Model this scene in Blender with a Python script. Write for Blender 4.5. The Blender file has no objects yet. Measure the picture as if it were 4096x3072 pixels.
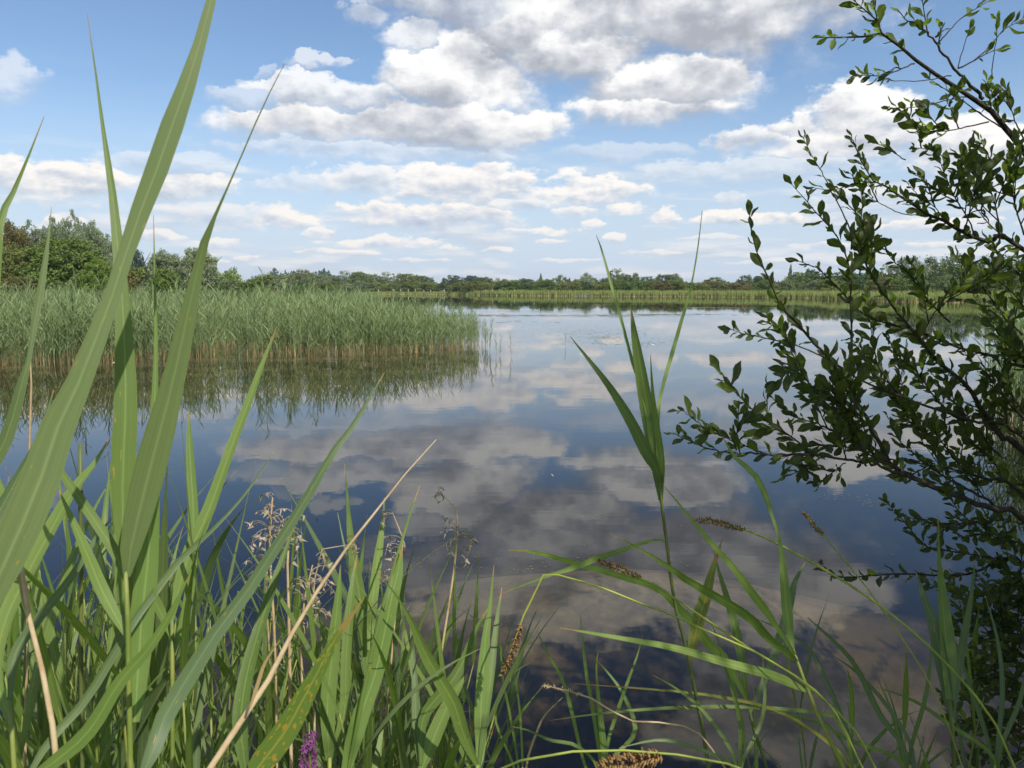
import bpy, math, random
import numpy as np
from mathutils import Vector, Matrix, noise as mnoise

# ------------------------------------------------------------------ camera, sky, sun, exposure
SC = bpy.context.scene
COL = SC.collection
R = math.radians
FPX, CX, CY = 3150.0, 2048.0, 1536.0          # photograph's focal length and centre, in its own pixels
PITCH = math.atan((CY - 1155.5) / FPX)
CAM = Vector((0.0, 0.0, 1.7))

cam_data = bpy.data.cameras.new('camera')
cam_data.sensor_width = 36.0
cam_data.lens = 36.0 * FPX / 4096.0
cam_data.clip_start = 0.02
cam_data.clip_end = 12000
cam_data.dof.use_dof = True
cam_data.dof.focus_distance = 6.0
cam_data.dof.aperture_fstop = 20.0
cam = bpy.data.objects.new('camera', cam_data)
COL.objects.link(cam)
cam.location = CAM
cam.rotation_euler = (math.pi / 2 - PITCH, 0, 0)
SC.camera = cam

SUN_AZ, SUN_EL = R(142), R(49)                 # azimuth clockwise from the view direction (+Y)
SUN_DIR = Vector((math.sin(SUN_AZ) * math.cos(SUN_EL), math.cos(SUN_AZ) * math.cos(SUN_EL), math.sin(SUN_EL)))
sun_data = bpy.data.lights.new('sun', 'SUN')
sun_data.energy = 5.0
sun_data.angle = R(0.53)
sun_data.color = (1.0, 0.95, 0.87)
sun = bpy.data.objects.new('sun', sun_data)
COL.objects.link(sun)
sun.location = (0, 0, 50)
sun.rotation_euler = (-SUN_DIR).to_track_quat('-Z', 'Y').to_euler()

SC.view_settings.view_transform = 'Standard'
SC.view_settings.look = 'None'
SC.view_settings.gamma = 1.0
SC.view_settings.exposure = 0.12
SC.view_settings.use_curve_mapping = False
SC.cycles.max_bounces = 8
SC.cycles.transparent_max_bounces = 12
SC.cycles.transmission_bounces = 6
SC.cycles.caustics_reflective = False
SC.cycles.caustics_refractive = False
SC.cycles.use_denoising = True


def ray(px, py):
    a = Vector(((px - CX) / FPX, 1.0, -(py - CY) / FPX))
    c, s = math.cos(PITCH), math.sin(PITCH)
    return Vector((a.x, a.y * c + a.z * s, -a.y * s + a.z * c))


def P(px, py, depth):
    return CAM + ray(px, py) * depth


def G(px, py, z=0.0):
    r = ray(px, py)
    return CAM + r * ((z - CAM.z) / r.z)


def AT(px, dist):
    """ground position seen in picture column px, dist metres ahead"""
    r = ray(px, 1155.5)
    return (r.x / r.y * dist, dist)


# ---- world: Nishita sky with cumulus laid out by direction
W = bpy.data.worlds.new('World')
SC.world = W
W.use_nodes = True
nt = W.node_tree
nt.nodes.clear()


def N(tree, t, **kw):
    n = tree.nodes.new(t)
    for k, v in kw.items():
        setattr(n, k, v)
    return n


class NB:
    """small helper that chains nodes"""
    def __init__(s, tree):
        s.t = tree

    def put(s, sock, v):
        if isinstance(v, bpy.types.NodeSocket):
            s.t.links.new(v, sock)
        elif v is not None:
            sock.default_value = v

    def m(s, op, a, b=None, c=None, clamp=False):
        n = s.t.nodes.new('ShaderNodeMath')
        n.operation = op
        n.use_clamp = clamp
        for i, v in enumerate((a, b, c)):
            s.put(n.inputs[i], v)
        return n.outputs[0]

    def v(s, op, a, b=None, c=None):
        n = s.t.nodes.new('ShaderNodeVectorMath')
        n.operation = op
        for i, x in enumerate((a, b, c)):
            s.put(n.inputs[i], x)
        return n.outputs['Value'] if op in ('LENGTH', 'DOT_PRODUCT') else n.outputs[0]

    def mix(s, f, a, b, typ='RGBA', blend='MIX'):
        n = s.t.nodes.new('ShaderNodeMix')
        n.data_type = typ
        if typ == 'RGBA':
            n.blend_type = blend
        n.clamp_factor = True
        i = {'FLOAT': 2, 'VECTOR': 4, 'RGBA': 6}[typ]
        o = {'FLOAT': 0, 'VECTOR': 1, 'RGBA': 2}[typ]
        s.put(n.inputs[0], f)
        for k, x in ((i, a), (i + 1, b)):
            if typ == 'RGBA' and isinstance(x, tuple) and len(x) == 3:
                x = (*x, 1)
            s.put(n.inputs[k], x)
        return n.outputs[o]

    def noise(s, vec, scale, detail=5, rough=0.5, dim='3D', lac=2.0, dist=0.0):
        n = s.t.nodes.new('ShaderNodeTexNoise')
        n.noise_dimensions = dim
        s.put(n.inputs['Vector'], vec)
        s.put(n.inputs['Scale'], scale)
        s.put(n.inputs['Detail'], detail)
        s.put(n.inputs['Roughness'], rough)
        s.put(n.inputs['Lacunarity'], lac)
        s.put(n.inputs['Distortion'], dist)
        return n.outputs[0]

    def smooth(s, x, a, b, lo=0.0, hi=1.0):
        n = s.t.nodes.new('ShaderNodeMapRange')
        n.interpolation_type = 'SMOOTHSTEP'
        s.put(n.inputs[0], x)
        for i, v in enumerate((a, b, lo, hi)):
            s.put(n.inputs[i + 1], v)
        return n.outputs[0]

    def ramp(s, x, stops):
        n = s.t.nodes.new('ShaderNodeValToRGB')
        e = n.color_ramp.elements
        while len(e) < len(stops):
            e.new(0.5)
        for k, (p, c) in enumerate(stops):
            e[k].position = p
            e[k].color = (*c, 1) if len(c) == 3 else c
        s.put(n.inputs[0], x)
        return n.outputs[0]

    def xyz(s, x=0.0, y=0.0, z=0.0):
        n = s.t.nodes.new('ShaderNodeCombineXYZ')
        for i, v in enumerate((x, y, z)):
            s.put(n.inputs[i], v)
        return n.outputs[0]

    def sep(s, v):
        n = s.t.nodes.new('ShaderNodeSeparateXYZ')
        s.put(n.inputs[0], v)
        return n.outputs


def sky_dir(px, py):
    d = ray(px, py).normalized()
    return math.atan2(d.x, d.y), math.asin(d.z)


# cumulus seen in the photograph: column, row, half width, height above, ratio above/below, greyness, opacity
CLOUDS = [
    (2600, 0, 930, 360, 1.35, .50, 1), (2037, 150, 240, 130, 1.1, .66, 1), (2800, 130, 420, 140, 1.3, .56, 1), (1800, 20, 330, 200, 1.4, .35, .8),
    (1900, 330, 320, 230, 1.7, .30, 1), (2300, 230, 420, 150, 1.2, .45, 1), (2610, 350, 350, 130, 1.3, .55, 1), (2560, 450, 330, 75, 1.2, .15, 1),
    (1640, 520, 660, 115, 1.2, .42, 1), (2140, 520, 150, 75, 1.3, .12, 1), (1300, 390, 300, 75, 1.2, .20, .85), (1500, 610, 520, 45, 1.2, .30, .5), (2450, 610, 300, 40, 1.2, .2, .35), (700, 660, 260, 45, 1.2, .2, .4), (1003, 390, 170, 45, 1.2, .2, .45),
    (1223, 246, 55, 32, 1.2, .1, .6), (1312, 246, 65, 28, 1.2, .1, .6), (1400, 250, 50, 22, 1.2, .1, .5), (1085, 305, 55, 30, 1.2, .1, .35),
    (1475, 65, 110, 62, 1.2, .2, .55), (1670, 140, 140, 70, 1.2, .2, .8),
    (1830, 760, 300, 110, 1.9, .36, 1), (2050, 725, 80, 40, 1.3, .1, 1), (1440, 730, 200, 62, 1.3, .35, .75), (1180, 735, 150, 30, 1.2, .2, .4),
    (2320, 785, 205, 90, 2.0, .14, 1), (2455, 757, 60, 55, 1.3, .05, 1), (2500, 835, 70, 32, 1.6, .1, 1),
    (1740, 875, 310, 62, 1.1, .42, 1), (2070, 825, 115, 32, 1.3, .2, .7), (2305, 858, 105, 26, 1.3, .1, .8),
    (1125, 885, 210, 48, 1.7, .14, 1), (880, 865, 250, 60, 1.3, .25, .55), (1290, 940, 65, 26, 1.5, .1, .9), (1530, 975, 210, 28, 1.5, .15, .9),
    (2045, 930, 42, 20, 1.5, .1, .9), (2190, 932, 105, 24, 1.5, .1, .9), (2387, 908, 38, 17, 1.5, .1, .9), (2185, 970, 75, 12, 1.5, .1, .8), (2468, 958, 45, 22, 1.5, .1, .9),
    (1980, 1003, 65, 15, 1.4, .1, .8), (1817, 992, 55, 15, 1.4, .1, .8), (1270, 1012, 95, 15, 1.4, .1, .8), (995, 1032, 55, 13, 1.4, .1, .8), (1435, 1016, 65, 11, 1.4, .1, .8),
    (260, 740, 340, 100, 1.4, .14, 1), (715, 750, 240, 75, 1.3, .30, .95), (38, 300, 120, 95, 1.2, .2, .5), (270, 885, 85, 28, 1.4, .1, .8), (640, 955, 95, 27, 1.4, .1, .8), (880, 980, 90, 22, 1.4, .1, .8),
    (3440, 475, 230, 120, 1.3, .0, 1), (3050, 680, 420, 50, 1.2, .25, .5), (3540, 425, 55, 50, 1.2, .0, 1), (3380, 570, 430, 95, 1.4, .35, 1), (3195, 520, 125, 52, 1.4, .12, 1), (2960, 570, 140, 50, 1.4, .15, .85), (3780, 600, 190, 110, 1.4, .10, 1), (4050, 610, 200, 70, 1.4, .15, 1),
    (2900, 875, 125, 30, 1.7, .12, 1), (3110, 884, 105, 32, 1.7, .12, 1), (2650, 868, 62, 36, 1.5, .05, .95), (2920, 798, 50, 32, 1.3, .2, .55), (3600, 905, 130, 27, 1.5, .1, .9), (3900, 895, 160, 27, 1.5, .1, .9), (3500, 790, 220, 40, 1.3, .25, .55), (3900, 770, 220, 45, 1.3, .25, .6),
    (2850, 950, 120, 12, 1.4, .1, .6), (3300, 985, 160, 14, 1.4, .1, .7), (3750, 990, 160, 14, 1.4, .1, .7), (2600, 1010, 110, 11, 1.4, .1, .6), (1650, 1045, 160, 9, 1.3, .1, .6), (2250, 1040, 160, 9, 1.3, .1, .6), (780, 1050, 130, 12, 1.3, .1, .6), (3050, 1045, 160, 9, 1.3, .1, .5),
    (3300, -720, 620, 330, 1.2, .6, 1), (1250, -1250, 500, 300, 1.2, .4, .9), (-500, 500, 350, 160, 1.4, .3, 1), (4700, 200, 380, 200, 1.4, .3, 1),
]
SKY_STRENGTH = 0.125


def group(name, ins, outs):
    gt = bpy.data.node_groups.new(name, 'ShaderNodeTree')
    for n_, ty in ins:
        gt.interface.new_socket(n_, in_out='INPUT', socket_type=ty)
    for n_, ty in outs:
        gt.interface.new_socket(n_, in_out='OUTPUT', socket_type=ty)
    gi, go = gt.nodes.new('NodeGroupInput'), gt.nodes.new('NodeGroupOutput')
    return gt, NB(gt), gi.outputs, go


FL, VE, SH = 'NodeSocketFloat', 'NodeSocketVector', 'NodeSocketShader'
# one cumulus: distance field in its own ellipse (flatter below), merged with those before it
GB, b, gi, go = group('cumulus', [('P', VE), ('Scale', VE), ('Offset', VE), ('Fold', VE), ('Info', VE), ('Cur', FL), ('Inf', VE)], [('Cur', FL), ('Inf', VE)])
q = b.v('MULTIPLY_ADD', b.v('MULTIPLY_ADD', gi[5], (1e-9, 1e-9, 0.0), gi[0]), gi[1], gi[2])   # one after the other
ln = b.v('LENGTH', b.v('MAXIMUM', q, b.v('MULTIPLY', q, gi[3])))
info = b.v('MULTIPLY_ADD', q, (0.0, 1.0, 0.0), gi[4])
f = b.m('MULTIPLY_ADD', b.m('SUBTRACT', gi[5], ln), 4.0, 0.5, clamp=True)
GB.links.new(b.m('SMOOTH_MIN', gi[5], ln, 0.14), go.inputs[0])
GB.links.new(b.mix(f, gi[6], info, 'VECTOR'), go.inputs[1])

# colour of the clouds over the clear sky
GT, b, gi, go = group('cloud_colour', [('Field', FL), ('Lit', FL), ('Opacity', FL), ('Soft', FL), ('V', FL), ('Sky', 'NodeSocketColor')], [('Background', SH)])
alpha = b.m('MULTIPLY', b.smooth(gi[0], b.m('MULTIPLY', gi[3], -0.25), gi[3]), gi[2])
cloud_hi = b.ramp(gi[1], [(0.0, (.40, .425, .48)), (.30, (.53, .555, .605)), (.55, (.68, .695, .73)), (.80, (.86, .865, .87)), (1.0, (.97, .965, .95))])
cloud_lo = b.ramp(gi[1], [(0.0, (.47, .54, .66)), (.35, (.58, .645, .74)), (.65, (.74, .755, .79)), (1.0, (.92, .88, .84))])
cloud = b.mix(b.smooth(gi[4], 0.06, 0.24), cloud_lo, cloud_hi)
full = b.mix(1.0, b.mix(alpha, gi[5], cloud), (1 / SKY_STRENGTH,) * 3, 'RGBA', 'MULTIPLY')
bg = GT.nodes.new('ShaderNodeBackground')
GT.links.new(full, bg.inputs[0])
bg.inputs[1].default_value = SKY_STRENGTH
GT.links.new(bg.outputs[0], go.inputs[0])

b = NB(nt)
tc = N(nt, 'ShaderNodeTexCoord').outputs['Generated']
sx, sy, sz = b.sep(tc)
U = b.m('ARCTAN2', sx, sy)
V = b.m('ARCSINE', sz)
UV = b.xyz(U, V, 0.0)
sky = N(nt, 'ShaderNodeTexSky')
sky.sky_type = 'NISHITA'
sky.sun_disc = False
sky.sun_elevation = SUN_EL
sky.sun_rotation = SUN_AZ
sky.altitude = 60
sky.air_density = 1.0
sky.dust_density = 0.6
sky.ozone_density = 2.0
# thin milky veil that thickens towards the horizon
veil_n = b.noise(b.v('MULTIPLY', UV, (3.0, 13.0, 1.0)), 2.0, 4, 0.6, '2D')
veil = b.m('MAXIMUM', b.m('MULTIPLY', b.smooth(veil_n, 0.36, 0.75), b.smooth(V, 0.28, 0.05, 0.02, 0.65)), b.smooth(V, 0.26, 0.0, 0.0, 0.92))
skyc = b.mix(1.0, sky.outputs[0], (SKY_STRENGTH * .90, SKY_STRENGTH * .98, SKY_STRENGTH * 1.05), 'RGBA', 'MULTIPLY')
skyc = b.mix(veil, skyc, (.56, .66, .80))
st_n = b.noise(b.v('MULTIPLY', UV, (6.0, 40.0, 1.0)), 1.0, 6, 0.6, '2D')
st_n2 = b.noise(b.v('MULTIPLY', b.v('ADD', UV, (0.0, .008, 0)), (6.0, 40.0, 1.0)), 1.0, 3, 0.6, '2D')
streak = b.m('MULTIPLY', b.smooth(st_n, 0.44, 0.66), b.smooth(V, 0.19, 0.07, 0.0, 0.62))
skyc = b.mix(streak, skyc, b.mix(b.smooth(b.m('SUBTRACT', st_n, st_n2), -.10, .12), (.53, .59, .69), (.84, .825, .82)))


def colour(field, lit, op, soft):
    n = nt.nodes.new('ShaderNodeGroup')
    n.node_tree = GT
    for i, x in enumerate((field, lit, op, soft, V, skyc)):
        b.put(n.inputs[i], x)
    return n.outputs[0]


# --- the same kind of cloud all round the sky
zc = b.m('ADD', b.m('MAXIMUM', sz, 0.0), 0.12)
pl = b.v('DIVIDE', tc, b.xyz(zc, zc, 1.0))
g_n = b.noise(pl, 0.75, 8, 0.58, '2D')
g_n2 = b.noise(b.v('ADD', pl, (0.12, -0.05, 0.0)), 0.75, 4, 0.55, '2D')
g_f = b.m('MULTIPLY', b.m('SUBTRACT', g_n, 0.52), 4.0)
g_l = b.m('SUBTRACT', b.m('ADD', 0.9, b.m('MULTIPLY', b.m('SUBTRACT', g_n, g_n2), 2.5)), b.m('MULTIPLY', b.smooth(g_f, .1, 1.2), 0.5))
sh_out = colour(g_f, g_l, 1.0, 0.45)

# --- the part of the sky the photograph and its mirror image show
low = b.smooth(V, 0.05, 0.26)
UVs = b.v('MULTIPLY', UV, (1.0, 1.55, 1.0))
n_hi = b.noise(UVs, 9.0, 9, 0.57, '2D')
n_hi2 = b.noise(b.v('ADD', UVs, (0.012, 0.034, 0.0)), 9.0, 5, 0.52, '2D')
UVl = b.v('MULTIPLY', UV, (1.0, 2.0, 1.0))
n_lo = b.noise(UVl, 26.0, 7, 0.58, '2D')
n_lo2 = b.noise(b.v('ADD', UVl, (0.005, 0.014, 0.0)), 26.0, 4, 0.52, '2D')
nz = b.mix(low, n_lo, n_hi, 'FLOAT')
nz2 = b.mix(low, n_lo2, n_hi2, 'FLOAT')
warp = b.v('MULTIPLY', b.v('SUBTRACT', b.xyz(b.noise(UVs, 15.0, 6, 0.62, '2D'), b.noise(b.v('ADD', UVs, (7.3, 3.1, 0)), 15.0, 6, 0.62, '2D'), 0), (.5, .5, 0)), (0.075, 0.046, 0))
wk = b.mix(low, 0.38, 1.0, 'FLOAT')
UVw = b.v('ADD', UV, b.v('MULTIPLY', warp, b.xyz(wk, wk, 0.0)))
bumps = b.m('MULTIPLY', b.m('SUBTRACT', nz, 0.5), 1.9)
relief = b.m('MULTIPLY', b.m('SUBTRACT', nz, nz2), b.mix(low, 1.9, 3.2, 'FLOAT'))

BLOBS = []
for (px, py, hw, hh, k, grey, op) in CLOUDS:
    u0, v0 = sky_dir(px, py)
    wu = (sky_dir(px + hw, py)[0] - sky_dir(px - hw, py)[0]) / 2 * 1.24
    hv = (sky_dir(px, py - hh)[1] - v0) * 1.24
    BLOBS.append((u0, v0, wu, hv, k, grey, op))


def cell(u_lo, u_hi, v_lo, v_hi):
    cur, inf = 6.0, (0.0, 0.0, 0.0)
    used = 0
    for (u0, v0, wu, hv, k, grey, op) in BLOBS:
        if u0 + wu * 2.1 + .03 < u_lo or u0 - wu * 2.1 - .03 > u_hi or v0 + hv * 2.1 + .02 < v_lo or v0 - hv * 2.1 / k - .02 > v_hi:
            continue
        n = nt.nodes.new('ShaderNodeGroup')
        n.node_tree = GB
        for i, x in enumerate((UVw, (1 / wu, 1 / hv, 0), (-u0 / wu, -v0 / hv, 0), (-1, -k, 1), (grey, 0, op), cur, inf)):
            b.put(n.inputs[i], x)
        cur, inf = n.outputs
    igrey, idy, iop = b.sep(inf)
    field = b.m('ADD', b.m('SUBTRACT', 1.0, cur), bumps)
    lit = b.m('ADD', b.m('MULTIPLY_ADD', idy, 0.58, 0.74), relief)
    lit = b.m('SUBTRACT', lit, b.m('MULTIPLY', igrey, b.m('MULTIPLY_ADD', b.smooth(field, .1, 1.2), 0.75, 0.25)))
    soft = b.smooth(idy, -0.6, 0.45, 0.80, 0.22)
    return colour(field, lit, iop, soft)


def split(f, s0, s1):
    n = nt.nodes.new('ShaderNodeMixShader')
    nt.links.new(f, n.inputs[0])
    nt.links.new(s0, n.inputs[1])
    nt.links.new(s1, n.inputs[2])
    return n.outputs[0]


def tree_u(v_lo, v_hi, cuts):
    if len(cuts) == 2:
        return cell(cuts[0], cuts[1], v_lo, v_hi)
    k = len(cuts) // 2
    return split(b.m('GREATER_THAN', U, cuts[k]), tree_u(v_lo, v_hi, cuts[:k + 1]), tree_u(v_lo, v_hi, cuts[k:]))


def tree_v(cuts):
    if len(cuts) == 2:
        v0, v1 = cuts
        return tree_u(v0, v1, [-.9, -.25, -.02, .22, .9] if v1 < .3 else [-.9, 0.0, .9])
    k = len(cuts) // 2
    return split(b.m('GREATER_THAN', V, cuts[k]), tree_v(cuts[:k + 1]), tree_v(cuts[k:]))


sh_in = tree_v([-.2, .05, .085, .125, .19, .29, .78])
beyond = b.m('MAXIMUM', b.smooth(b.m('ABSOLUTE', U), 0.68, 0.86), b.smooth(V, 0.62, 0.75))
out = N(nt, 'ShaderNodeOutputWorld')
nt.links.new(split(beyond, sh_in, sh_out), out.inputs[0])
W.cycles.sampling_method = 'MANUAL'
W.cycles.sample_map_resolution = 512

# ------------------------------------------------------------------ helpers
rng = random.Random(7)


def link(o, parent=None):
    COL.objects.link(o)
    if parent is not None:
        o.parent = parent
    return o


def mesh_obj(name, verts, faces, mats, parent=None, uvs=None, smooth=True, mat_idx=None, loc=None):
    me = bpy.data.meshes.new(name)
    me.from_pydata([tuple(v) for v in verts], [], faces)
    for m in (mats if isinstance(mats, (list, tuple)) else [mats]):
        me.materials.append(m)
    if uvs is not None:
        ul = me.uv_layers.new(name='UVMap')
        idx = np.empty(len(me.loops), dtype=np.int32)
        me.loops.foreach_get('vertex_index', idx)
        ul.data.foreach_set('uv', np.asarray(uvs, dtype=np.float32)[idx].ravel())
    if mat_idx is not None:
        me.polygons.foreach_set('material_index', mat_idx)
    if smooth:
        me.polygons.foreach_set('use_smooth', [True] * len(me.polygons))
    me.update()
    o = bpy.data.objects.new(name, me)
    link(o, parent)
    if loc is not None:
        o.location = loc
    return o


def big_mesh(name, V_, F_, mats, midx=None, smooth=False, attr=None):
    """triangles from numpy arrays"""
    me = bpy.data.meshes.new(name)
    nv, nf = len(V_), len(F_)
    me.vertices.add(nv)
    me.vertices.foreach_set('co', np.asarray(V_, dtype=np.float32).ravel())
    me.loops.add(nf * 3)
    me.loops.foreach_set('vertex_index', np.asarray(F_, dtype=np.int32).ravel())
    me.polygons.add(nf)
    me.polygons.foreach_set('loop_start', np.arange(0, nf * 3, 3, dtype=np.int32))
    for m in mats:
        me.materials.append(m)
    if midx is not None:
        me.polygons.foreach_set('material_index', np.asarray(midx, dtype=np.int32))
    if smooth:
        me.polygons.foreach_set('use_smooth', np.ones(nf, dtype=bool))
    if attr is not None:
        a = me.attributes.new('tint', 'FLOAT', 'POINT')
        a.data.foreach_set('value', np.asarray(attr, dtype=np.float32))
    me.update(calc_edges=True)
    return me


def tag(o, label=None, cat=None, group=None, kind=None):
    if label: o['label'] = label
    if cat: o['category'] = cat
    if group: o['group'] = group
    if kind: o['kind'] = kind
    return o


def empty(name, loc=(0, 0, 0), rz=0.0):
    o = bpy.data.objects.new(name, None)
    o.empty_display_size = 0.05
    link(o)
    o.location = loc
    o.rotation_euler = (0, 0, rz)
    return o


def catmull(pts, n):
    """resample a list of tuples/vectors of any dimension"""
    p = np.array([list(x) for x in pts], dtype=float)
    if len(p) == 2:
        t = np.linspace(0, 1, n)[:, None]
        return p[0] * (1 - t) + p[1] * t
    seg = np.linalg.norm(np.diff(p[:, :3], axis=0), axis=1)
    s = np.concatenate([[0], np.cumsum(np.maximum(seg, 1e-6))])
    q = np.vstack([2 * p[0] - p[1], p, 2 * p[-1] - p[-2]])
    res = []
    for u in np.linspace(0, s[-1], n):
        i = min(max(np.searchsorted(s, u) - 1, 0), len(p) - 2)
        t = (u - s[i]) / (s[i + 1] - s[i])
        a, b_, c, d = q[i], q[i + 1], q[i + 2], q[i + 3]
        res.append(0.5 * ((2 * b_) + (-a + c) * t + (2 * a - 5 * b_ + 4 * c - d) * t * t + (-a + 3 * b_ - 3 * c + d) * t ** 3))
    return np.array(res)


def tube(pts, radii, sides=6):
    """pts Nx3, radii N -> verts, faces (quads)"""
    p = np.asarray(pts, float)
    r = np.asarray(radii, float)
    t = np.gradient(p, axis=0)
    t /= np.linalg.norm(t, axis=1)[:, None] + 1e-9
    ref = np.array([0.31, 0.87, 0.38]) if abs(t[0][1]) < 0.8 else np.array([0.9, 0.1, 0.4])
    verts, faces = [], []
    for i in range(len(p)):
        a = np.cross(t[i], ref); a /= np.linalg.norm(a) + 1e-9
        c = np.cross(t[i], a)
        for k in range(sides):
            th = 2 * math.pi * k / sides
            verts.append(p[i] + r[i] * (math.cos(th) * a + math.sin(th) * c))
    for i in range(len(p) - 1):
        for k in range(sides):
            k2 = (k + 1) % sides
            faces.append((i * sides + k, i * sides + k2, (i + 1) * sides + k2, (i + 1) * sides + k))
    faces.append(tuple(range(sides - 1, -1, -1)))
    faces.append(tuple((len(p) - 1) * sides + k for k in range(sides)))
    return verts, faces


def ribbon(pts, widths, normals, fold=0.18):
    """leaf blade: three vertices across, V-folded along the midrib"""
    p = np.asarray(pts, float)
    t = np.gradient(p, axis=0)
    t /= np.linalg.norm(t, axis=1)[:, None] + 1e-9
    verts, faces, uvs = [], [], []
    n = len(p)
    for i in range(n):
        nn = normals[i] - t[i] * np.dot(normals[i], t[i])
        nn /= np.linalg.norm(nn) + 1e-9
        side = np.cross(t[i], nn)
        w = widths[i] / 2
        verts += [p[i] - side * w, p[i] - nn * w * fold * 2, p[i] + side * w]
        v = i / (n - 1)
        uvs += [(0, v), (.5, v), (1, v)]
    for i in range(n - 1):
        a, c = i * 3, (i + 1) * 3
        faces += [(a, a + 1, c + 1, c), (a + 1, a + 2, c + 2, c + 1)]
    return verts, faces, uvs


# ------------------------------------------------------------------ materials
def material(name):
    m = bpy.data.materials.new(name)
    m.use_nodes = True
    t = m.node_tree
    t.nodes.clear()
    o = t.nodes.new('ShaderNodeOutputMaterial')
    return m, t, NB(t), o


def principled(t, b, col, rough=0.6, spec=0.3, normal=None):
    n = t.nodes.new('ShaderNodeBsdfPrincipled')
    b.put(n.inputs['Base Color'], (*col, 1) if isinstance(col, tuple) and len(col) == 3 else col)
    b.put(n.inputs['Roughness'], rough)
    b.put(n.inputs['Specular IOR Level'], spec)
    if normal is not None:
        b.put(n.inputs['Normal'], normal)
    return n.outputs[0]


def bump(t, b, h, strength=0.3, dist=0.01):
    n = t.nodes.new('ShaderNodeBump')
    n.inputs['Strength'].default_value = strength
    n.inputs['Distance'].default_value = dist
    b.put(n.inputs['Height'], h)
    return n.outputs[0]


def blade_mat(name, c1, c2, trans=0.35, tip=(.30, .20, .07), tip_from=0.95, spots=0.0, rough=0.42, stripe=0.055, tr_gain=1.5):
    m, t, b, o = material(name)
    uv = t.nodes.new('ShaderNodeUVMap').outputs[0]
    u, v, _ = b.sep(uv)
    oi = t.nodes.new('ShaderNodeObjectInfo').outputs['Random']
    geo = t.nodes.new('ShaderNodeNewGeometry').outputs['Position']
    nz = b.noise(geo, 9.0, 4, 0.6)
    f = b.m('ADD', b.m('MULTIPLY', oi, 0.7), b.m('MULTIPLY', b.m('SUBTRACT', nz, 0.35), 0.8), clamp=True)
    col = b.mix(f, c1, c2)
    # veins run along the blade
    vein = b.noise(b.xyz(b.m('MULTIPLY', u, 26.0), b.m('MULTIPLY', v, 1.4), b.m('MULTIPLY', oi, 40.0)), 1.0, 3, 0.6)
    col = b.mix(1.0, col, b.mix(b.smooth(vein, .3, .7), (1 - stripe * 1.6,) * 3, (1 + stripe,) * 3), 'RGBA', 'MULTIPLY')
    rib = b.smooth(b.m('ABSOLUTE', b.m('SUBTRACT', u, 0.5)), 0.065, 0.02)
    col = b.mix(b.m('MULTIPLY', rib, 0.35), col, tuple(min(1, x * 1.6 + .02) for x in c2))
    edge = b.smooth(b.m('ABSOLUTE', b.m('SUBTRACT', u, 0.5)), 0.465, 0.5)
    col = b.mix(b.m('MULTIPLY', edge, 0.25), col, (.20, .20, .08))
    tn = b.m('ADD', v, b.m('MULTIPLY', b.m('SUBTRACT', b.noise(geo, 60.0, 3, .6), .5), 0.12))
    col = b.mix(b.smooth(tn, tip_from, tip_from + .05), col, tip)
    if spots > 0:
        sp = b.noise(b.xyz(b.m('MULTIPLY', u, 3.0), b.m('MULTIPLY', v, 14.0), b.m('MULTIPLY', oi, 77.0)), 2.2, 3, 0.55)
        s_ = b.smooth(sp, 0.715 - spots, 0.77 - spots)
        col = b.mix(b.m('MULTIPLY', s_, .85), col, (.38, .24, .04))
    bs = principled(t, b, col, rough, 0.25, bump(t, b, vein, 0.25, 0.0012))
    tr = t.nodes.new('ShaderNodeBsdfTranslucent')
    b.t.links.new(b.mix(1.0, col, (1.25 * tr_gain, 1.35 * tr_gain, .55 * tr_gain), 'RGBA', 'MULTIPLY'), tr.inputs[0])
    mx = t.nodes.new('ShaderNodeMixShader')
    mx.inputs[0].default_value = trans
    t.links.new(bs, mx.inputs[1]); t.links.new(tr.outputs[0], mx.inputs[2])
    t.links.new(mx.outputs[0], o.inputs[0])
    return m


def plain_mat(name, c1, c2, scale=20.0, rough=0.7, spec=0.2, trans=0.0, bumpk=0.0, rand=0.4):
    m, t, b, o = material(name)
    geo = t.nodes.new('ShaderNodeNewGeometry').outputs['Position']
    oi = t.nodes.new('ShaderNodeObjectInfo').outputs['Random']
    nz = b.noise(geo, scale, 5, 0.6)
    f = b.m('ADD', b.smooth(nz, .3, .7), b.m('MULTIPLY', b.m('SUBTRACT', oi, .5), rand), clamp=True)
    col = b.mix(f, c1, c2)
    bs = principled(t, b, col, rough, spec, bump(t, b, nz, bumpk, 0.01) if bumpk else None)
    if trans:
        tr = t.nodes.new('ShaderNodeBsdfTranslucent')
        t.links.new(b.mix(1.0, col, (1.5, 1.6, .7), 'RGBA', 'MULTIPLY'), tr.inputs[0])
        mx = t.nodes.new('ShaderNodeMixShader')
        mx.inputs[0].default_value = trans
        t.links.new(bs, mx.inputs[1]); t.links.new(tr.outputs[0], mx.inputs[2])
        t.links.new(mx.outputs[0], o.inputs[0])
    else:
        t.links.new(bs, o.inputs[0])
    return m


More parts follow.
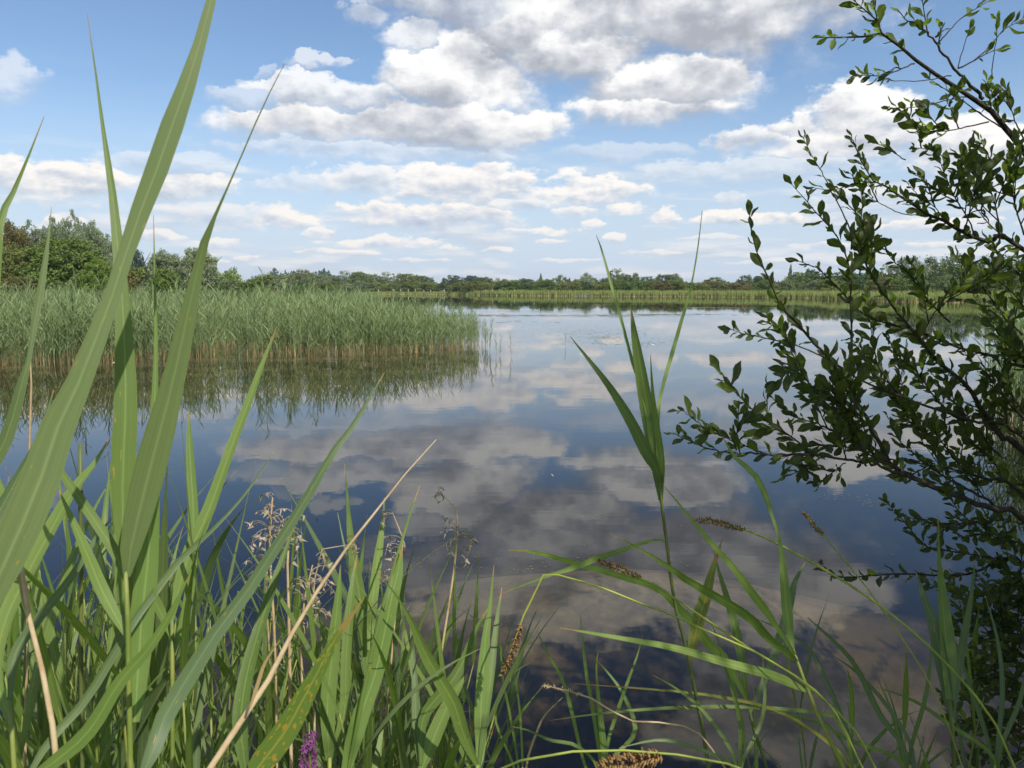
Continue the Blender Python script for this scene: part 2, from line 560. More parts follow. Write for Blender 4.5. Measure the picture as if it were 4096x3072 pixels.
def foliage_mat(name, c1, c2, trans=0.25, scale=0.6):
    """leaves of bigger plants: tint varies per leaf (attribute) and per clump (noise)"""
    m, t, b, o = material(name)
    geo = t.nodes.new('ShaderNodeNewGeometry').outputs['Position']
    a = t.nodes.new('ShaderNodeAttribute'); a.attribute_name = 'tint'
    oi = t.nodes.new('ShaderNodeObjectInfo').outputs['Random']
    f = b.m('ADD', b.m('MULTIPLY', a.outputs['Fac'], 0.75), b.m('MULTIPLY', b.m('SUBTRACT', b.noise(geo, scale, 3, .6), .4), 0.9))
    f = b.m('ADD', f, b.m('MULTIPLY', b.m('SUBTRACT', oi, .5), .35), clamp=True)
    col = b.mix(f, c1, c2)
    bs = principled(t, b, col, .6, .2)
    tr = t.nodes.new('ShaderNodeBsdfTranslucent')
    t.links.new(b.mix(1.0, col, (1.4, 1.5, .7), 'RGBA', 'MULTIPLY'), tr.inputs[0])
    mx = t.nodes.new('ShaderNodeMixShader')
    mx.inputs[0].default_value = trans
    t.links.new(bs, mx.inputs[1]); t.links.new(tr.outputs[0], mx.inputs[2])
    t.links.new(mx.outputs[0], o.inputs[0])
    return m


M = {}
M['blade'] = blade_mat('reed_leaf_green', (.088, .140, .032), (.160, .222, .056), .32, spots=.06, tip_from=.91)
M['blade_grey'] = blade_mat('reed_leaf_greygreen', (.108, .150, .058), (.150, .195, .074), .22, spots=.035)
M['blade_blue'] = blade_mat('reed_leaf_bluegreen', (.085, .128, .056), (.130, .180, .072), .25, spots=.05)
M['blade_light'] = blade_mat('reed_leaf_light', (.130, .200, .048), (.200, .268, .076), .35, spots=.04, tip_from=.93)
M['blade_yellow'] = blade_mat('reed_leaf_yellow_edged', (.10, .18, .035), (.30, .24, .04), .35, tip_from=.78, spots=.14)
M['blade_dry'] = blade_mat('dry_leaf', (.30, .205, .095), (.42, .31, .16), .2, tip=(.40, .28, .14), rough=.7)
M['stem'] = plain_mat('reed_stem', (.13, .18, .035), (.24, .25, .06), 14, .5, .3)
M['stem_dark'] = plain_mat('reed_stem_dark', (.055, .075, .022), (.12, .14, .035), 12, .5, .3)
M['straw'] = plain_mat('dry_straw', (.34, .235, .12), (.52, .40, .24), 25, .75, .15, bumpk=.2)
M['straw_dark'] = plain_mat('dry_straw_grey', (.24, .19, .12), (.40, .33, .24), 30, .8, .1)
M['sedge'] = plain_mat('sedge_stem', (.16, .22, .035), (.30, .33, .06), 8, .5, .3)
M['spike'] = plain_mat('sedge_spikelet', (.060, .028, .012), (.28, .165, .065), 260, .8, .15, rand=.7)
M['spike_pale'] = plain_mat('sedge_spikelet_pale', (.38, .28, .15), (.55, .45, .28), 160, .8, .15)
M['purple'] = plain_mat('loosestrife_petal', (.16, .035, .17), (.34, .12, .32), 120, .6, .2, trans=.3)
M['bark'] = plain_mat('willow_bark', (.040, .032, .026), (.085, .072, .058), 45, .85, .15, bumpk=.5)
M['bark_far'] = plain_mat('tree_bark', (.08, .065, .05), (.16, .14, .11), 3, .9, .1)
M['willow_leaf'] = blade_mat('willow_leaf', (.046, .068, .019), (.100, .124, .035), .38, tip_from=2.0, rough=.52, spots=.05, stripe=.04, tr_gain=1.9)
M['willow_leaf_young'] = blade_mat('willow_leaf_young', (.11, .16, .030), (.20, .24, .05), .45, tip_from=2.0, rough=.45, stripe=.04, tr_gain=1.6)

# ------------------------------------------------------------------ the shape of the land
R_TAB = [(-180, 30), (-90, 42), (-50, 50), (-36, 56), (-28, 62), (-20, 85), (-14, 150), (-9, 245), (-5, 232), (0, 195), (6, 182), (13, 172), (20, 160), (24, 120), (27, 112), (33, 112), (40, 95), (50, 70), (60, 40), (90, 12), (180, 12)]


def r_far(deg):
    for (a, ra), (c, rc) in zip(R_TAB, R_TAB[1:]):
        if a <= deg <= c:
            t = (deg - a) / (c - a)
            return ra + (rc - ra) * t
    return 12


def near_edge(x):
    return 1.35 + 0.14 * math.sin(1.3 * x + .6) + 0.08 * math.sin(3.1 * x) + max(0, x - 3.0) * 1.2


def shore(x, y):
    d = math.hypot(x, y)
    deg = math.degrees(math.atan2(x, y))
    return min(y - near_edge(x), r_far(deg) - d, x + 75)


EDGE = [(-500, 1490), (0, 1468), (600, 1445), (1200, 1428), (1700, 1411), (1945, 1387)]
EDGE = [(G(*q).x, G(*q).y) for q in EDGE]


def bed_edge(x, y):
    """metres out from the front of the left reed bed (negative inside it)"""
    if x > EDGE[-1][0]:
        return math.hypot(x - EDGE[-1][0], max(0, EDGE[-1][1] - y)) + .3
    for (x1, y1), (x2, y2) in zip(EDGE, EDGE[1:]):
        if x <= x2:
            return y1 + (y2 - y1) * (x - x1) / (x2 - x1) - y
    return 9


def ground_z(x, y):
    s = shore(x, y)
    nz = mnoise.noise(Vector((x * .7, y * .7, 0)))
    if s > 0:
        if y < 9 and abs(x) < 8:            # steep bank, then a silt bank a few metres out
            sil = math.exp(-((y - 4.8) / 1.2) ** 2) * math.exp(-((x - .6) / 3.0) ** 2)
            return -min(1.0, .55 * s) * (1 - .87 * sil) - max(0, y - 5.5) * .08 + nz * .06 * min(1, s)
        if x < 3 and 12 < y < 40:           # muddy shelf the reed bed stands on
            q = bed_edge(x, y)
            if q < 7:
                return -.03 - .012 * max(0, q) ** 1.3 + nz * .015
        return -min(1.5, 0.10 * s + 0.02 * s * s if s < 4 else 0.72 + (s - 4) * .06) + nz * 0.03 * min(1, s)
    far = math.hypot(x, y)
    return min(0.32, -s * (0.35 if far < 20 else 0.10)) + nz * 0.04 * min(1, -s) + min(6, max(0, far - 400) * 0.004)


# ground sheet: polar grid round the camera to beyond the horizon
radii = [0.25]
while radii[-1] < 5000:
    radii.append(radii[-1] * 1.055 + 0.03)
angs = [(-180 + i * 6) for i in range(22)] + [(-48 + i * 0.8) for i in range(121)] + [(54 + i * 6) for i in range(21)]
gv, gf = [(0, 0, ground_z(0, 0))], []
for r in radii:
    for a in angs:
        x, y = r * math.sin(R(a)), r * math.cos(R(a))
        gv.append((x, y, ground_z(x, y)))
na = len(angs)
for i in range(len(radii) - 1):
    for k in range(na):
        k2 = (k + 1) % na
        gf.append((1 + i * na + k, 1 + (i + 1) * na + k, 1 + (i + 1) * na + k2, 1 + i * na + k2))
for k in range(na):
    gf.append((0, 1 + k, 1 + (k + 1) % na))
m, t, b, o = material('ground')
geo = t.nodes.new('ShaderNodeNewGeometry').outputs['Position']
z = b.sep(geo)[2]
n1 = b.noise(geo, 0.9, 6, .6)
n2 = b.noise(geo, 7.0, 5, .65)
mud = b.mix(b.smooth(b.m('ADD', b.m('MULTIPLY', n1, .7), b.m('MULTIPLY', n2, .3)), .40, .62), (.040, .030, .018), (.21, .16, .10))
grass = b.mix(b.smooth(n1, .3, .7), (.075, .115, .026), (.17, .20, .05))
col = b.mix(b.smooth(z, 0.02, 0.16), mud, grass)
t.links.new(principled(t, b, col, .9, .1, bump(t, b, n2, .5, .05)), o.inputs[0])
g = mesh_obj('ground', gv, gf, m)
tag(g, kind='structure')

# water: a closed body whose surface mirrors by Fresnel and whose inside absorbs light
m, t, b, o = material('lake_water')
geo = t.nodes.new('ShaderNodeNewGeometry').outputs['Position']
wx = b.v('MULTIPLY', geo, (1.0, 1.0, 0.0))
rip1 = b.noise(b.v('MULTIPLY', wx, (0.5, 1.6, 1)), 1.6, 3, .5)
rip2 = b.noise(b.v('MULTIPLY', wx, (0.7, 2.2, 1)), 7.0, 2, .5)
patch = b.smooth(b.noise(b.v('MULTIPLY', wx, (.05, .16, 1)), 1.0, 3, .55), .50, .68)
h = b.m('ADD', b.m('MULTIPLY', rip1, 0.55), b.m('MULTIPLY', rip2, b.m('MULTIPLY_ADD', patch, 0.55, 0.02)))
bn = t.nodes.new('ShaderNodeBump')
bn.inputs['Strength'].default_value = 0.12
bn.inputs['Distance'].default_value = 0.011
t.links.new(h, bn.inputs['Height'])
fr = t.nodes.new('ShaderNodeFresnel')
fr.inputs['IOR'].default_value = 1.38
t.links.new(bn.outputs[0], fr.inputs['Normal'])
gl = t.nodes.new('ShaderNodeBsdfGlossy')
gl.inputs['Roughness'].default_value = 0.005
gl.inputs['Color'].default_value = (.97, .97, .97, 1)
t.links.new(bn.outputs[0], gl.inputs['Normal'])
tp = t.nodes.new('ShaderNodeBsdfTransparent')
tp.inputs[0].default_value = (.92, .93, .90, 1)
mx = t.nodes.new('ShaderNodeMixShader')
t.links.new(fr.outputs[0], mx.inputs[0]); t.links.new(tp.outputs[0], mx.inputs[1]); t.links.new(gl.outputs[0], mx.inputs[2])
t.links.new(mx.outputs[0], o.inputs[0])
va = t.nodes.new('ShaderNodeVolumeAbsorption')
va.inputs[0].default_value = (.62, .58, .40, 1)
va.inputs['Density'].default_value = 1.9
t.links.new(va.outputs[0], o.inputs[1])
wv = [(-320, -40, -3), (320, -40, -3), (320, 320, -3), (-320, 320, -3), (-320, -40, 0), (320, -40, 0), (320, 320, 0), (-320, 320, 0)]
wf = [(3, 2, 1, 0), (4, 5, 6, 7), (0, 1, 5, 4), (1, 2, 6, 5), (2, 3, 7, 6), (3, 0, 4, 7)]
wo = mesh_obj('lake_water', wv, wf, m, smooth=False)
tag(wo, kind='structure')

# ------------------------------------------------------------------ reeds of the bed: a few shapes, many copies
nrng = np.random.default_rng(11)


def tri_ribbon(p, w, nrm):
    """coarse leaf as triangles (numpy)"""
    t = np.gradient(p, axis=0)
    t /= np.linalg.norm(t, axis=1)[:, None] + 1e-9
    side = np.cross(t, nrm)
    side /= np.linalg.norm(side, axis=1)[:, None] + 1e-9
    n = len(p)
    L, R_ = p[:-1] - side[:-1] * w[:-1, None] / 2, p[:-1] + side[:-1] * w[:-1, None] / 2
    v = np.vstack([L, R_, p[-1:]])
    f = []
    m_ = n - 1
    for i in range(m_ - 1):
        f += [(i, m_ + i, m_ + i + 1), (i, m_ + i + 1, i + 1)]
    f.append((m_ - 1, 2 * m_ - 1, 2 * m_))
    return v, np.array(f)


def reed_template(seed, height=1.45, leaves=11, coarse=False):
    g_ = np.random.default_rng(seed)
    vs, fs, ms, at = [], [], [], []
    off = 0

    def add(v, f, m_, a):
        nonlocal off
        vs.append(v); fs.append(f + off); ms.append(np.full(len(f), m_)); at.append(np.full(len(v), a) if np.isscalar(a) else a)
        off += len(v)
    lean = g_.normal(0, .05, 2)
    zs = np.array([-.25, .0, .3, .7, 1.0]) * height
    zs[0] = -.25
    sp = np.stack([lean[0] * zs * np.abs(zs), lean[1] * zs * np.abs(zs), zs], 1)
    rad = np.array([.0055, .0055, .005, .004, .0015]) * (1.6 if coarse else 1.15)
    v, f = tube(sp[:4] if coarse else sp, rad[:4] if coarse else rad, 3)
    v = np.array(v)
    tris = []
    for q in f:
        for k in range(1, len(q) - 1):
            tris.append((q[0], q[k], q[k + 1]))
    ta = np.array(tris)
    zt = v[ta].mean(axis=1)[:, 2] / height
    add(v, ta, 0, .5)
    ms[-1] = np.where(zt > g_.uniform(.06, .20), 1, 0)
    th = g_.uniform(0, 6.28)
    lf0 = g_.uniform(.03, .19)
    for k in range(leaves):
        h0 = height * (lf0 + (.98 - lf0) * (k + g_.uniform(-.3, .3)) / leaves)
        th += math.pi + g_.normal(0, .55)
        L = g_.uniform(.26, .44) * (1.0 - .35 * max(0, (h0 / height - .75)) / .25)
        up = g_.uniform(.16, .62)
        d = np.array([math.cos(th) * math.sin(up), math.sin(th) * math.sin(up), math.cos(up)])
        bend = np.array([math.cos(th), math.sin(th), -g_.uniform(.2, 1.3)]) * g_.uniform(.1, .5)
        s = np.linspace(0, 1, 4)[:, None]
        c = np.array([lean[0] * h0 * h0, lean[1] * h0 * h0, h0])
        p = c + d * L * s + bend * L * .6 * s ** 2
        w = np.array([.008, .019, .014, .0]) * g_.uniform(.85, 1.25) * (1.5 if coarse else 1.0)
        nrm = np.cross(d, np.cross([0, 0, 1.0], d)) + g_.normal(0, .35, 3)
        v, f = tri_ribbon(p, w, nrm)
        add(v, f, 1, np.clip(g_.normal(.5, .28), 0, 1))
    return np.vstack(vs), np.vstack(fs), np.concatenate(ms), np.concatenate(at)


M['reed_far'] = foliage_mat('reed_bed_leaf', (.130, .190, .080), (.255, .315, .140), .25, .8)
M['reed_far2'] = foliage_mat('reed_bank_leaf', (.165, .215, .060), (.300, .330, .105), .28, .05)
M['stalk_far'] = plain_mat('reed_bed_stalk', (.34, .225, .105), (.58, .43, .22), 9, .8, .1)
TPL = [reed_template(40 + i, 1.45 * (.82 + .36 * (i % 4) / 3), 15) for i in range(10)] + [reed_template(70 + i, .42 + .12 * i, 0) for i in range(3)]
TPL_C = [reed_template(80 + i, 1.45, 9, True) for i in range(5)]


def scatter(tpls, spots):
    """spots: x, y, z, scale -> one triangle soup"""
    VV, FF, MM, AA = [], [], [], []
    off = 0
    for (x, y, z, s) in spots:
        v, f, m_, a = tpls[rng.randrange(len(tpls))]
        th = rng.uniform(0, 6.28)
        c, s_ = math.cos(th) * s, math.sin(th) * s
        r = np.empty_like(v)
        r[:, 0] = v[:, 0] * c - v[:, 1] * s_ + x
        r[:, 1] = v[:, 0] * s_ + v[:, 1] * c + y
        r[:, 2] = v[:, 2] * s * rng.uniform(.93, 1.07) + z
        VV.append(r); FF.append(f + off); MM.append(m_); AA.append(np.clip(a + rng.uniform(-.25, .25), 0, 1))
        off += len(v)
    return np.vstack(VV), np.vstack(FF), np.concatenate(MM), np.concatenate(AA)


def stuff(name, tpls, spots, mats, label, cat):
    v, f, mi, a = scatter(tpls, spots)
    o = bpy.data.objects.new(name, big_mesh(name, v, f, mats, mi, False, a))
    link(o)
    tag(o, label, cat, kind='stuff')
    return o


ORD = ['first', 'second', 'third', 'fourth', 'fifth', 'sixth', 'seventh', 'eighth', 'ninth', 'tenth', 'eleventh', 'twelfth']


def ordinal(i):
    return ORD[i] if i < 12 else str(i + 1) + ('th' if (i + 1) % 100 in (11, 12, 13) else {1: 'st', 2: 'nd', 3: 'rd'}.get((i + 1) % 10, 'th'))


# left bed: front edge traced on the water, then back along its right side to the shore
FRONT = [G(x, y) for x, y in [(-500, 1490), (0, 1468), (300, 1455), (600, 1445), (900, 1432), (1200, 1428), (1500, 1420), (1700, 1411), (1850, 1400), (1990, 1390)]]
SIDE = [AT(1940, 26.0), AT(1800, 29), AT(1660, 34), AT(1570, 44), AT(1500, 62), AT(1420, 95), AT(1380, 125)]
POLY = [(p.x, p.y) for p in FRONT] + SIDE + [AT(900, 120), AT(500, 72), AT(0, 66), AT(-500, 62)]


def inside(x, y, poly):
    c = False
    for (x1, y1), (x2, y2) in zip(poly, poly[1:] + poly[:1]):
        if (y1 > y) != (y2 > y) and x < (x2 - x1) * (y - y1) / (y2 - y1) + x1:
            c = not c
    return c


def front_dist(x, y):
    best = 1e9
    pts = [(p.x, p.y) for p in FRONT] + SIDE[:3]
    for (x1, y1), (x2, y2) in zip(pts, pts[1:]):
        dx, dy = x2 - x1, y2 - y1
        t = max(0, min(1, ((x - x1) * dx + (y - y1) * dy) / (dx * dx + dy * dy)))
        best = min(best, math.hypot(x - x1 - t * dx, y - y1 - t * dy))
    return best


TIP = FRONT[-1]


def tip_dist(x, y):
    best = 1e9
    pts = [(TIP.x, TIP.y)] + SIDE[:5]
    for (x1, y1), (x2, y2) in zip(pts, pts[1:]):
        dx, dy = x2 - x1, y2 - y1
        t = max(0, min(1, ((x - x1) * dx + (y - y1) * dy) / (dx * dx + dy * dy)))
        best = min(best, math.hypot(x - x1 - t * dx, y - y1 - t * dy))
    return best


def bed_scale(x, y):
    k = .60 + .40 * min(1, tip_dist(x, y) / 4.0)
    return k * (rng.uniform(.68, 1.04) if rng.random() < .93 else rng.uniform(1.05, 1.22)) * (1 + .10 * mnoise.noise(Vector((x * .6, y * .6, 3))))


edge, mid, back = [], [], []
for _ in range(27000):
    x, y = rng.uniform(-22, 0), rng.uniform(15, 36)
    if x / y < -.72:
        continue
    if not inside(x, y, POLY):
        continue
    fd = front_dist(x, y) + .35 * mnoise.noise(Vector((x * 1.7, y * 1.7, 1)))
    if fd < -.05:
        continue
    if mnoise.noise(Vector((x * .9, y * .9, 9))) > .42 and fd < 1.5:      # small gaps along the edge
        continue
    keep = 1.0 if fd < 1.2 else (.45 if fd < 3 else .22)
    keep *= min(1, .2 + max(fd, 0) / .7) * min(1, .55 + tip_dist(x, y) / 3.0)
    if rng.random() < keep:
        sc_ = bed_scale(x, y)
        (edge if fd < .9 else mid).append((x, y, max(-.35, ground_z(x, y)) if False else 0.0, sc_))
edge.sort(key=lambda e: e[1] + abs(e[0]) * .2)
for _ in range(26000):
    x, y = rng.uniform(-70, 0), rng.uniform(30, 122)
    if y > 34 and inside(x, y, POLY) and rng.random() < min(1, (40 / y) ** 1.0):
        back.append((x, y, max(0, ground_z(x, y)), bed_scale(x, y) * rng.uniform(.9, 1.12)))
front_reeds = edge[:185]
BED_MATS = [M['stalk_far'], M['reed_far']]
stuff('reed_bed', TPL, edge[185:] + mid, BED_MATS, 'dense green reed bed with tan stalk bases standing in the lake, left', 'reeds')
stuff('reed_marsh', TPL_C, back, BED_MATS, 'green reeds filling the marsh behind the front of the left reed bed', 'reeds')
tpl_me = [big_mesh('reed', v, f, BED_MATS, mi, False, a) for (v, f, mi, a) in TPL]
front_reeds.sort(key=lambda q: q[0] / q[1])
for i_, (x, y, z, s) in enumerate(front_reeds):
    o = bpy.data.objects.new('reed', tpl_me[rng.randrange(10)])
    link(o)
    o.location = (x, y, z)
    o.rotation_euler = (0, 0, rng.uniform(0, 6.28))
    o.scale = (s, s, s * rng.uniform(.9, 1.05))
    tag(o, f'green reed in the front row of the left reed bed, {ordinal(i_)} from the left', 'reed', 'front row of the left reed bed')

# lone reeds standing off the tip
for i, (px, py, top, lab) in enumerate([(1985, 1420, 1310, 'lone reed just off the tip of the reed bed, nearest to it'), (2000, 1425, 1330, 'lone reed leaning off the tip of the bed, right of the nearest one'), (2045, 1425, 1300, 'tall lone reed third out from the tip of the reed bed'),
                                        (1960, 1412, 1280, 'green reed at the very tip of the reed bed'), (2000, 1412, 1345, 'short lone reed behind the others off the reed bed tip'), (2262, 1385, 1320, 'short pale reed tuft alone in open water')]):
    p = G(px, py)
    hgt = CAM.z - (CAM.z) * ((top - 1155.5) / (py - 1155.5))
    o = bpy.data.objects.new('lone_reed', tpl_me[(i * 2) % 10])
    link(o)
    s = hgt / 1.45
    o.location = (p.x, p.y, 0)
    o.rotation_euler = (0, 0, i * 1.3)
    o.scale = (s, s, s)
    tag(o, lab, 'reed', 'lone reeds off the reed bed')

# right-hand reeds behind the willow
sp = []
for _ in range(5200):
    x, y = rng.uniform(6, 22), rng.uniform(9, 30)
    s_ = shore(x, y)
    az = math.degrees(math.atan2(x, y))
    if -1 < s_ < 6.5 and az > 31.6 + .10 * (y - 12) + rng.uniform(-1, 1):
        sp.append((x, y, max(0, ground_z(x, y)), rng.uniform(.85, 1.15)))
stuff('reed_stand', TPL, sp, BED_MATS, 'sunlit green reeds behind the dark willow at the right edge', 'reeds')

# far bank fringe: upright blades with tan feet
VV, FF, MM, AA = [], [], [], []
n = 0
for _ in range(15000):
    px = rng.uniform(1330, 4350)
    deg = math.degrees(math.atan((px - CX) / FPX))
    rr = r_far(deg) - 1.0 + abs(rng.gauss(0, 1.0)) * (4.0 if px < 3400 else 5)
    x, y = rr * math.sin(R(deg)), rr * math.cos(R(deg))
    d = rr
    big = 1.0 if px > 1900 else .65
    h_ = rng.uniform(1.0, 1.65) * big * (1 + .15 * mnoise.noise(Vector((x * .25, y * .25, 0))))
    w = rng.uniform(.05, .11) * d / 130
    a_ = rng.uniform(-.6, .6)
    dx, dy = math.cos(a_) * w, math.sin(a_) * w
    lx, ly = rng.gauss(0, .14), rng.gauss(0, .14)
    z0 = -.05
    k = rng.uniform(.02, .13)
    VV += [(x - dx, y - dy, z0), (x + dx, y + dy, z0), (x - dx + lx * k, y - dy + ly * k, h_ * k), (x + dx + lx * k, y + dy + ly * k, h_ * k), (x + lx, y + ly, h_)]
    FF += [(n, n + 1, n + 3), (n, n + 3, n + 2), (n + 2, n + 3, n + 4)]
    MM += [0, 0, 1]
    AA += [rng.random()] * 5
    n += 5
o = bpy.data.objects.new('reed_fringe', big_mesh('reed_fringe', VV, FF, [M['stalk_far'], M['reed_far2']], MM, False, AA))
link(o)
tag(o, 'bright green reed fringe with tan feet along the far bank', 'reeds', kind='stuff')

# ------------------------------------------------------------------ trees and shrubs
def crown_mesh(name, seed, clumps, per, leaf, shape, jitter=1.0, hollow=.55):
    """unit crown: radius about 1, height 0..2; leaf-sized faces gathered in clumps"""
    g_ = np.random.default_rng(seed)
    V_, F_, A_ = [], [], []
    cs = []
    while len(cs) < clumps:
        p = g_.uniform(-1, 1, 3)
        r = np.linalg.norm(p)
        if r > 1 or r < hollow * g_.random():
            continue
        z = (p[2] + 1) / 2
        if shape == 'round':
            k = 1.0
        elif shape == 'dome':
            k = math.sqrt(max(0, 1 - (z * .96) ** 2.2)) / (math.sqrt(max(1e-3, 1 - p[2] ** 2)) + 1e-3); k = min(k, 2.2)
        elif shape == 'spire':
            k = .55 * (1 - z) + .16
        else:                      # ragged
            k = .75 + .45 * g_.random()
        cs.append((p[0] * k, p[1] * k, z * 2 * (.92 + .12 * g_.random())))
    cs = np.array(cs)
    m_ = clumps * per
    nrm = lambda q: q / (np.linalg.norm(q, axis=1)[:, None] + 1e-9)
    c = np.repeat(cs, per, axis=0)
    cr = np.repeat(g_.uniform(.15, .30, clumps) * jitter, per)
    tint = np.repeat(np.clip(g_.normal(.45, .22, clumps), 0, 1), per)
    d = nrm(g_.normal(0, 1, (m_, 3)))
    q = c + d * (cr * g_.uniform(.45, 1.1, m_))[:, None] * np.array([1, 1, .8])
    nn = nrm(d + g_.normal(0, .6, (m_, 3)))
    t1 = nrm(np.cross(nn, g_.normal(0, 1, (m_, 3))))
    t2 = np.cross(nn, t1)
    L, w = (leaf * g_.uniform(.7, 1.5, m_))[:, None], (leaf * g_.uniform(.35, .7, m_))[:, None]
    V_ = np.stack([q - t1 * L, q + t2 * w, q + t1 * L, q - t2 * w], 1).reshape(-1, 3)
    k = np.arange(m_)[:, None] * 4
    F_ = np.hstack([k, k + 1, k + 2, k, k + 2, k + 3]).reshape(-1, 3)
    A_ = np.repeat(np.clip(tint + g_.normal(0, .15, m_), 0, 1), 4)
    return V_, F_, A_


CROWNS = {}


def crown(kind, idx):
    key = (kind, idx)
    if key not in CROWNS:
        par = {
            'round': (110, 44, .062, 'round', 1.0, .6), 'shrub': (100, 42, .062, 'dome', 1.0, .6), 'ragged': (90, 44, .056, 'ragged', .95, .2),
            'willow': (130, 40, .045, 'dome', .8, .7), 'spire': (60, 34, .075, 'spire', .8, .2), 'sparse': (38, 30, .038, 'ragged', .85, .1),
            'hero': (330, 80, .034, 'dome', .72, .72), 'heroragged': (240, 75, .034, 'ragged', .68, .25),
        }[kind]
        v, f, a = crown_mesh('crown', 100 * idx + len(CROWNS) * 7 + 3, par[0], par[1], par[2], par[3], par[4], par[5])
        me = big_mesh('crown', v, f, [M['leaf_green']], None, False, a)
        CROWNS[key] = me
    return CROWNS[key]


def trunk_mesh(seed):
    g_ = np.random.default_rng(seed)
    vs, fs = [], []
    def add(p, r, s=6):
        v, f = tube(p, r, s)
        k = len(vs)
        vs.extend(v); fs.extend([tuple(i + k for i in q) for q in f])
    main = catmull([(0, 0, -.15), (.02, .01, .4), (g_.normal(0, .06), g_.normal(0, .06), 1.0), (g_.normal(0, .12), g_.normal(0, .12), 1.75)], 9)
    add(main, np.linspace(.075, .012, 9))
    for k in range(7):
        i = g_.integers(2, 7)
        th = g_.uniform(0, 6.28)
        L = g_.uniform(.4, .85)
        e = main[i] + np.array([math.cos(th) * L, math.sin(th) * L, L * g_.uniform(.4, .9)])
        m_ = (main[i] + e) / 2 + np.array([0, 0, -.06])
        add(catmull([main[i], m_, e], 5), np.linspace(.032, .008, 5), 5)
    return vs, fs


M['leaf_green'] = foliage_mat('leaf_green', (0.065, 0.111, 0.023), (0.163, 0.221, 0.047), .22)
M['leaf_dark'] = foliage_mat('leaf_dark', (0.039, 0.078, 0.026), (0.098, 0.150, 0.044), .2)
M['leaf_olive'] = foliage_mat('leaf_olive', (0.098, 0.124, 0.029), (0.208, 0.234, 0.062), .22)
M['leaf_silver'] = foliage_mat('leaf_silver', (0.137, 0.176, 0.091), (0.299, 0.338, 0.189), .2)
M['leaf_pale'] = foliage_mat('leaf_pale', (0.111, 0.150, 0.065), (0.227, 0.267, 0.124), .22)
M['leaf_brown'] = foliage_mat('leaf_brown', (0.091, 0.081, 0.026), (0.195, 0.169, 0.058), .2)
M['leaf_bright'] = foliage_mat('leaf_bright', (0.104, 0.176, 0.029), (0.260, 0.325, 0.065), .25)
M['leaf_blue'] = foliage_mat('leaf_bluegreen', (0.039, 0.072, 0.046), (0.078, 0.117, 0.072), .15)
M['leaf_orange'] = foliage_mat('dock_orange', (0.390, 0.182, 0.039), (0.598, 0.286, 0.078), .2)
TRUNKS = [None] * 3


def tree(name, px, top, hw, dist, kind, mat, label, cat='tree', grp=None, idx=0, base=0.0, show_trunk=True):
    x, y = AT(px, dist)
    gz = max(0.0, ground_z(x, y))
    height = CAM.z + (1155.5 - top) * dist / FPX - gz
    rad = hw * dist / FPX * 1.05
    e = empty(name, (x, y, gz), rng.uniform(0, 6.28))
    tag(e, label, cat, grp)
    k = idx % 3
    if TRUNKS[k] is None:
        v, f = trunk_mesh(5 + k)
        TRUNKS[k] = mesh_obj('trunk', v, f, M['bark_far'], e)
        tr = TRUNKS[k]
    else:
        tr = bpy.data.objects.new('trunk', TRUNKS[k].data)
        link(tr, e)
    tr.scale = (height * .42, height * .42, height * .48)
    c = bpy.data.objects.new('crown', crown(kind, k if not kind.startswith('hero') else idx % 2))
    link(c, e)
    lift = base * height
    c.location = (0, 0, lift)
    c.scale = (rad, rad, (height - lift) / 2 * .98)
    c.material_slots[0].link = 'OBJECT'
    c.material_slots[0].material = M[mat]
    return e


T = tree
# left wood, some 75 m off
T('tree', 30, 866, 95, 78, 'heroragged', 'leaf_brown', 'tall brownish green tree at the left edge of the picture', idx=0, base=.12)
T('tree', 125, 897, 75, 92, 'heroragged', 'leaf_pale', 'pale grey-green tree rising behind the big bush, nearest the left edge', idx=1, base=.1)
T('tree', 232, 876, 52, 95, 'heroragged', 'leaf_pale', 'narrow pale tree with leaning top behind the big dark bush', idx=0, base=.1)
T('tree', 315, 860, 60, 90, 'heroragged', 'leaf_silver', 'tallest airy silver-green tree behind the big dark bush', idx=1, base=.1)
T('tree', 388, 890, 62, 88, 'heroragged', 'leaf_silver', 'airy silver-green tree on the right shoulder of the left wood', idx=0, base=.1)
T('tree', 455, 965, 45, 93, 'ragged', 'leaf_pale', 'small pale tree at the right end of the left wood', idx=1, base=.05)
T('bush', 262, 948, 172, 70, 'hero', 'leaf_green', 'big dense dark green bush in the left wood', 'bush', idx=0)
T('bush', 60, 985, 100, 69, 'hero', 'leaf_olive', 'olive bush at the left edge below the brownish tree', 'bush', idx=1)
T('bush', 70, 1108, 90, 64, 'shrub', 'leaf_brown', 'low brownish scrub before the left edge trees', 'bush', idx=2)
T('bush', 395, 1030, 75, 68, 'hero', 'leaf_bright', 'yellow-green bush at the right foot of the big dark bush', 'bush', idx=1)
T('tree', 548, 978, 34, 120, 'round', 'leaf_blue', 'small dark blue-green tree between the left wood and the silver willow', idx=0, base=.1)
T('bush', 545, 1066, 72, 78, 'shrub', 'leaf_olive', 'olive bush between the left wood and the silver willow', 'bush', idx=1)
T('bush', 500, 1085, 60, 74, 'shrub', 'leaf_brown', 'brownish scrub right of the big dark bush', 'bush', idx=0)
T('willow_bush', 800, 988, 88, 72, 'hero', 'leaf_silver', 'large rounded silver willow bush, taller of the two', 'bush', idx=0)
T('willow_bush', 668, 1006, 92, 74, 'hero', 'leaf_silver', 'broad silver willow bush left of the tallest willow', 'bush', idx=1)
T('bush', 660, 1075, 70, 66, 'shrub', 'leaf_green', 'small green bush in front of the silver willows', 'bush', idx=2)
T('bush', 925, 1062, 58, 84, 'shrub', 'leaf_bright', 'bright feathery rounded bush right of the silver willows', 'bush', idx=0)
